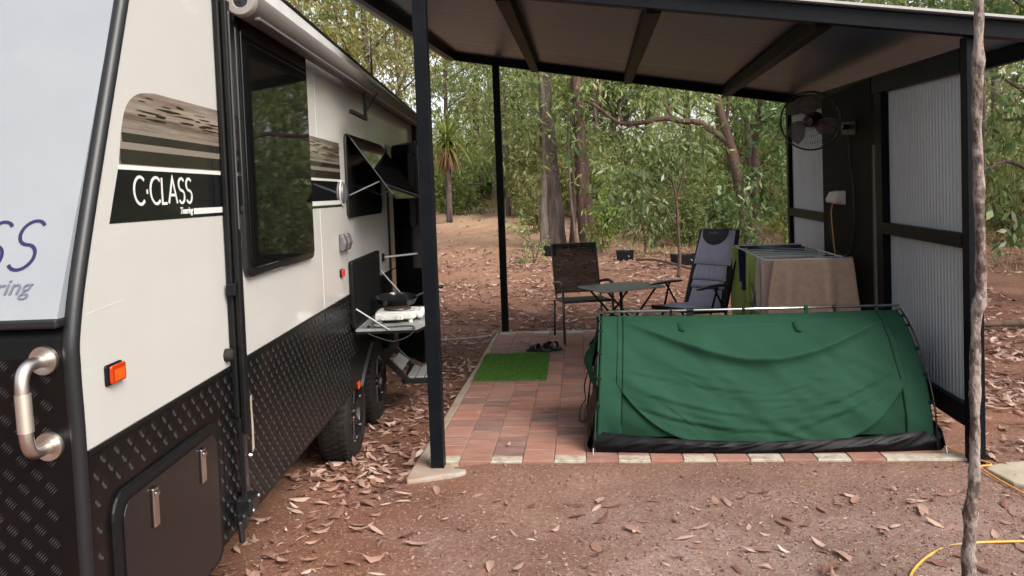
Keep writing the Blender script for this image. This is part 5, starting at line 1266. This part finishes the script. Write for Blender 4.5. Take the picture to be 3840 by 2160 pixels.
built_tree('gum_tree', 'straight brown trunk at the far left end of the track', 'tree', [([(-4.95, 38, 1.1), (-5.0, 38, 2.72), (-5.06, 38, 4.69), (-5.02, 38, 7.2), (-4.8, 38, 11)], .22, .09)], [(-4.8, 37.5, 10.5, 2, 2, 1.4), (-4.4, 37.6, 6.6, 1.4, 1.2, 1.0), (-5.9, 37.4, 7.2, 1.3, 1.2, 1.0)], 1800, .26, M['leafE'], M['bark'], 84, (-4.95, 38, 1.1))
built_tree('sapling', 'left one of two pale thin poles where the track meets the bush', 'tree', [([(-2.78, 33, .9), (-2.76, 33, 2.5), (-2.76, 33, 3.9), (-2.7, 33, 6)], .07, .04)], [(-2.7, 32.8, 6, 1, 1, .8)], 500, .22, M['leafE'], M['barkpale'], 85, (-2.78, 33, .9))
built_tree('sapling', 'right one of two pale thin poles where the track meets the bush', 'tree', [([(-2.56, 33, .9), (-2.5, 33, 2.5), (-2.51, 33, 4.2), (-2.6, 33, 6.4)], .06, .03)], [(-2.5, 32.8, 6.4, 1, 1, .8)], 500, .22, M['leafE'], M['barkpale'], 86, (-2.56, 33, .9))
built_tree('shrub', 'large dark spreading shrub at the left edge of the dirt track', 'shrub', [([(-4.9, 30.2, .7), (-4.9, 30.2, 1.4)], .05, .02), ([(-4.9, 30.2, .7), (-5.5, 30.2, 1.5)], .04, .02)],
    [(-5.3, 30, 1.4, .8, .6, .55), (-4.5, 29.9, 1.35, .65, .5, .5), (-4.9, 30, 2.0, .7, .6, .45), (-5.7, 30, 2.1, .7, .6, .55), (-4.05, 30.4, 1.2, .4, .4, .35)], 3200, .17, M['leafA'], M['twig'], 87, (-4.9, 30.2, .7), .3, .6)

# pandanus with a brown skirt of dead fronds
def pandanus():
    loc = (-4.48, 26.0, .65); rt = thing('pandanus_palm', 'pandanus palm with a brown skirt of dead fronds at the left of the track', 'palm', loc)
    tr = MB(loc); limb(tr, [(-4.5, 26, .6), (-4.48, 26, 2.1), (-4.47, 26, 3.4)], .11, .09, 10); tr.build('trunk', M['bark'], rt, smooth=True)
    def fronds(n, up0, up1, L, wd, z0, seed, droop):
        r = random.Random(seed); b = MB(loc)
        for k in range(n):
            a = r.uniform(0, 6.28); e = r.uniform(up0, up1); l = L * r.uniform(.7, 1.15); p = Vector((-4.47, 26, z0 + r.uniform(-.15, .15))); pts = [p]; d = Vector((cos(a) * cos(e), sin(a) * cos(e), sin(e)))
            for j in range(5): p = p + d * l / 5; pts.append(p); d = (d + Vector((0, 0, -droop))).normalized()
            s_ = Vector((-sin(a), cos(a), 0))
            for j in range(5):
                w0, w1 = wd * (1 - j / 5.2), wd * (1 - (j + 1) / 5.2); b.add([pts[j] - s_ * w0, pts[j] + s_ * w0, pts[j + 1] + s_ * w1, pts[j + 1] - s_ * w1], [(0, 1, 2, 3)])
        return b
    fronds(120, -.3, 1.3, 1.75, .045, 3.35, 1, .30).build('fronds', M['leafD'], rt); fronds(130, -1.5, -.6, .95, .045, 3.25, 2, .2).build('dead_skirt', M['deadskirt'], rt)
pandanus()

# slim sapling trunk in the right foreground
rt = thing('sapling', 'slim rough barked sapling trunk in the right foreground in front of the shelter post', 'tree', (1.42, 3.0, -.04)); b = MB((1.42, 3.0, -.04)); rg = random.Random(12)
sp_ = smooth_path([(1.425, 3.0, -.08), (1.418, 3.0, .10), (1.422, 3.0, .25), (1.428, 3.0, .36), (1.440, 3.0, .44), (1.446, 3.0, .60), (1.448, 3.0, .80), (1.452, 3.0, .96), (1.458, 3.0, 1.08), (1.472, 3.0, 1.14), (1.474, 3.0, 1.3), (1.470, 3.0, 1.59), (1.468, 3.0, 1.81), (1.474, 3.0, 2.02), (1.480, 3.0, 2.24), (1.486, 3.0, 2.6), (1.5, 3.02, 3.3), (1.53, 3.05, 4.4)], 9)
rad = []
for i, p in enumerate(sp_):
    base_r = .0190 - .002 * min(1, p.z / 2.2) + (.006 if p.z < .33 else 0)
    rad.append(base_r * (1 + .10 * sin(17 * p.z) + .07 * sin(41 * p.z + 1)) + (.007 * math.exp(-((p.z - 1.12) / .03) ** 2)) + .004 * math.exp(-((p.z - 2.02) / .05) ** 2) + .005 * math.exp(-((p.z - .34) / .03) ** 2))
b.tube(sp_, rad, 18, True, .07, rg); b.build('trunk', M['saplingbark'], rt, smooth=True)
V, Q = leaves([(1.5, 3.0, 4.5, .5, .5, .5), (1.8, 3.2, 4.8, .5, .5, .4)], 200, .14, 5); np_mesh('crown', V - np.array((1.42, 3.0, -.04)), Q, M['leafC'], rt)
# leafy tree to the right of the shelter with low boughs
built_tree('gum_tree', 'leafy tree with low boughs of large leaves at the right edge behind the shelter wall', 'tree',
    [([(6.1, 9.8, -.1), (5.9, 9.8, .9), (5.85, 9.8, 2.0), (6.1, 9.8, 3.4), (6.2, 9.7, 5.0)], .10, .04), ([(5.9, 9.8, 1.1), (5.5, 9.7, 1.5), (5.0, 9.6, 1.75), (4.6, 9.5, 1.5)], .035, .012), ([(5.86, 9.8, 2.0), (5.4, 9.6, 2.4), (4.9, 9.4, 2.7)], .035, .012), ([(6.0, 9.8, 2.8), (5.5, 9.6, 3.3), (5.0, 9.4, 3.6)], .035, .012), ([(5.95, 9.8, .5), (5.5, 9.7, .95), (5.0, 9.6, 1.05)], .022, .01)],
    [(5.2, 9.4, 2.6, .45, .4, .3), (4.95, 9.3, 2.25, .35, .3, .25), (5.6, 9.4, 3.0, .5, .4, .35), (4.95, 9.3, 3.4, .5, .45, .3), (5.5, 9.5, 3.7, .6, .5, .4), (5.3, 9.4, 1.5, .4, .35, .25), (5.7, 9.4, 2.2, .4, .4, .3), (5.0, 9.5, 1.05, .3, .3, .2), (4.7, 9.4, 1.45, .25, .25, .18), (4.6, 9.2, 3.2, .4, .4, .25), (6.2, 9.6, 4.6, .9, .8, .7), (5.3, 9.4, 4.4, .7, .6, .5), (4.5, 9.3, 3.9, .5, .5, .35)], 2100, .15, M['leafC'], M['bark'], 90, (6.1, 9.8, -.1), .36, .55)
built_tree('gum_tree', 'tree with a rough brown trunk showing above the far end of the shelter roof', 'tree', [([(6.6, 20, .4), (6.55, 20, 3), (6.54, 20, 6), (6.5, 20, 9)], .26, .14)], [(6.5, 19.6, 8.6, 1.8, 1.6, 1.2), (5.4, 19.5, 6.3, .9, .8, .5), (7.6, 19.5, 6.0, 1.0, .8, .6), (4.4, 19.6, 6.4, .8, .7, .5)], 2200, .2, M['leafE'], M['bark'], 91, (6.6, 20, .4))

# dry grass
r = np.random.default_rng(9)
def grass(n, x0, x1, y0, y1, h):
    P = np.stack([r.uniform(x0, x1, n), r.uniform(y0, y1, n)], -1); z = gh(P[:, 0], P[:, 1]); a = r.uniform(0, 6.28, n); l = r.uniform(.4, 1, n) * h; wd = .006 + .004 * h
    b0 = np.stack([P[:, 0] - wd * np.cos(a), P[:, 1] - wd * np.sin(a), z], -1); b1 = np.stack([P[:, 0] + wd * np.cos(a), P[:, 1] + wd * np.sin(a), z], -1)
    t = np.stack([P[:, 0] + l * r.normal(0, .35, n), P[:, 1] + l * r.normal(0, .35, n), z + l], -1)
    return np.stack([b0, b1, t], 1).reshape(-1, 3)
G = np.concatenate([grass(9000, -4.2, 3, 32, 40, .45), grass(7000, 3, 14, 18, 30, .35), grass(5000, 1.0, 6, 15, 24, .22), grass(2500, 5, 12, 12, 19, .3)])
o = np_mesh('dry_grass', G, np.arange(len(G)).reshape(-1, 3), M['grass']); tag(o, 'yellow dry grass between the trees', 'grass', kind='stuff')

# tubs, mound, logs, fallen sticks
def tub(x, y, wx, wy, h, label, rz=0.):
    z = float(gh(x, y)); rt = thing('planter_tub', label, 'tub', (x, y, z), rz); b = MB()
    k = .86; o_ = [(-wx * k, -wy * k, 0), (wx * k, -wy * k, 0), (wx * k, wy * k, 0), (-wx * k, wy * k, 0), (-wx, -wy, h), (wx, -wy, h), (wx, wy, h), (-wx, wy, h), (-wx * .9, -wy * .9, h), (wx * .9, -wy * .9, h), (wx * .9, wy * .9, h), (-wx * .9, wy * .9, h), (-wx * .8, -wy * .8, h * .7), (wx * .8, -wy * .8, h * .7), (wx * .8, wy * .8, h * .7), (-wx * .8, wy * .8, h * .7)]
    f = [(0, 1, 5, 4), (1, 2, 6, 5), (2, 3, 7, 6), (3, 0, 4, 7), (4, 5, 9, 8), (5, 6, 10, 9), (6, 7, 11, 10), (7, 4, 8, 11), (8, 9, 13, 12), (9, 10, 14, 13), (10, 11, 15, 14), (11, 8, 12, 15), (12, 13, 14, 15)]
    b.add(o_, f); b.build('tub', M['pot'], rt, bevel=.008)
    V, Q = leaves([(0, 0, h * .75, wx * .6, wy * .6, h * .15)], 60, .06, 3, .2); np_mesh('dead_leaves', V, Q, M['litter'], rt)
tub(.81, 15.0, .17, .15, .19, 'black square tub on the dirt behind the middle of the table')
tub(1.82, 14.1, .22, .16, .19, 'wider black tub on the dirt left of the recliner headrest', .2)
tub(-.68, 15.9, .14, .13, .20, 'black tub half hidden behind the left side of the sling chair')
rt = thing('termite_mound', 'rounded red brown termite mound on the ground among the trees', 'termite mound', (3.83, 25.3, .6)); rg = random.Random(4)
b = MB(); b.grid(lambda u, v: ((.40 * sin(pi * .5 * (1 - v)) ** .7 * (1 + .12 * sin(5 * u * 6.28) + .07 * sin(11 * u * 6.28 + 3 * v))) * cos(2 * pi * u), (.40 * sin(pi * .5 * (1 - v)) ** .7 * (1 + .12 * sin(3 * u * 6.28 + 1))) * sin(2 * pi * u), .62 * v - .04 + .03 * sin(7 * v + 9 * u)), 40, 14); b.build('mound', M['mound'], rt, smooth=True)
for k, (dx, dz, rr, l, lab) in enumerate(((0, .10, .10, .75, 'lowest weathered log of the pile behind the bright green bush'), (.05, .29, .085, .6, 'topmost weathered log of the pile behind the bright green bush'))):
    x, y = 1.15 + dx, 20.9 + .05 * k; z = float(gh(x, y)) + dz
    tag(MB().tube([(x - l / 2, y, z), (x - l / 4, y + .02, z + .01), (x + l / 4, y, z), (x + l / 2, y - .02, z - .01)], [rr, rr * 1.05, rr * .98, rr * .9], 12, True, .06, rg).build('log', M['bark'], smooth=True), lab, 'log', 'weathered logs')
for pts, ra, lab in (([(1.0, 14.6, .24), (1.3, 14.2, .27), (1.65, 13.6, .22), (1.9, 13.0, .18)], .022, 'long bent fallen branch on the litter behind the table'),
                     ([(3.6, 5.6, .0), (4.0, 6.3, .22), (4.6, 7.0, .45), (5.2, 7.6, .55)], .022, 'pale fallen stick propped up in the leaf litter to the right of the wall'),
                     ([(3.0, 6.2, -.01), (3.6, 6.3, .01), (4.3, 6.2, .01)], .016, 'dark stick lying flat on the litter to the right of the wall'),
                     ([(3.2, 8.6, .0), (4.2, 8.4, .04), (5.4, 8.6, .02)], .035, 'dark fallen log in the shade right of the wall')):
    tag(MB().tube(smooth_path(pts, 6), ra, 8, True, .12, rg).build('fallen_branch', M['twig'], smooth=True), lab, 'branch', 'fallen branches')
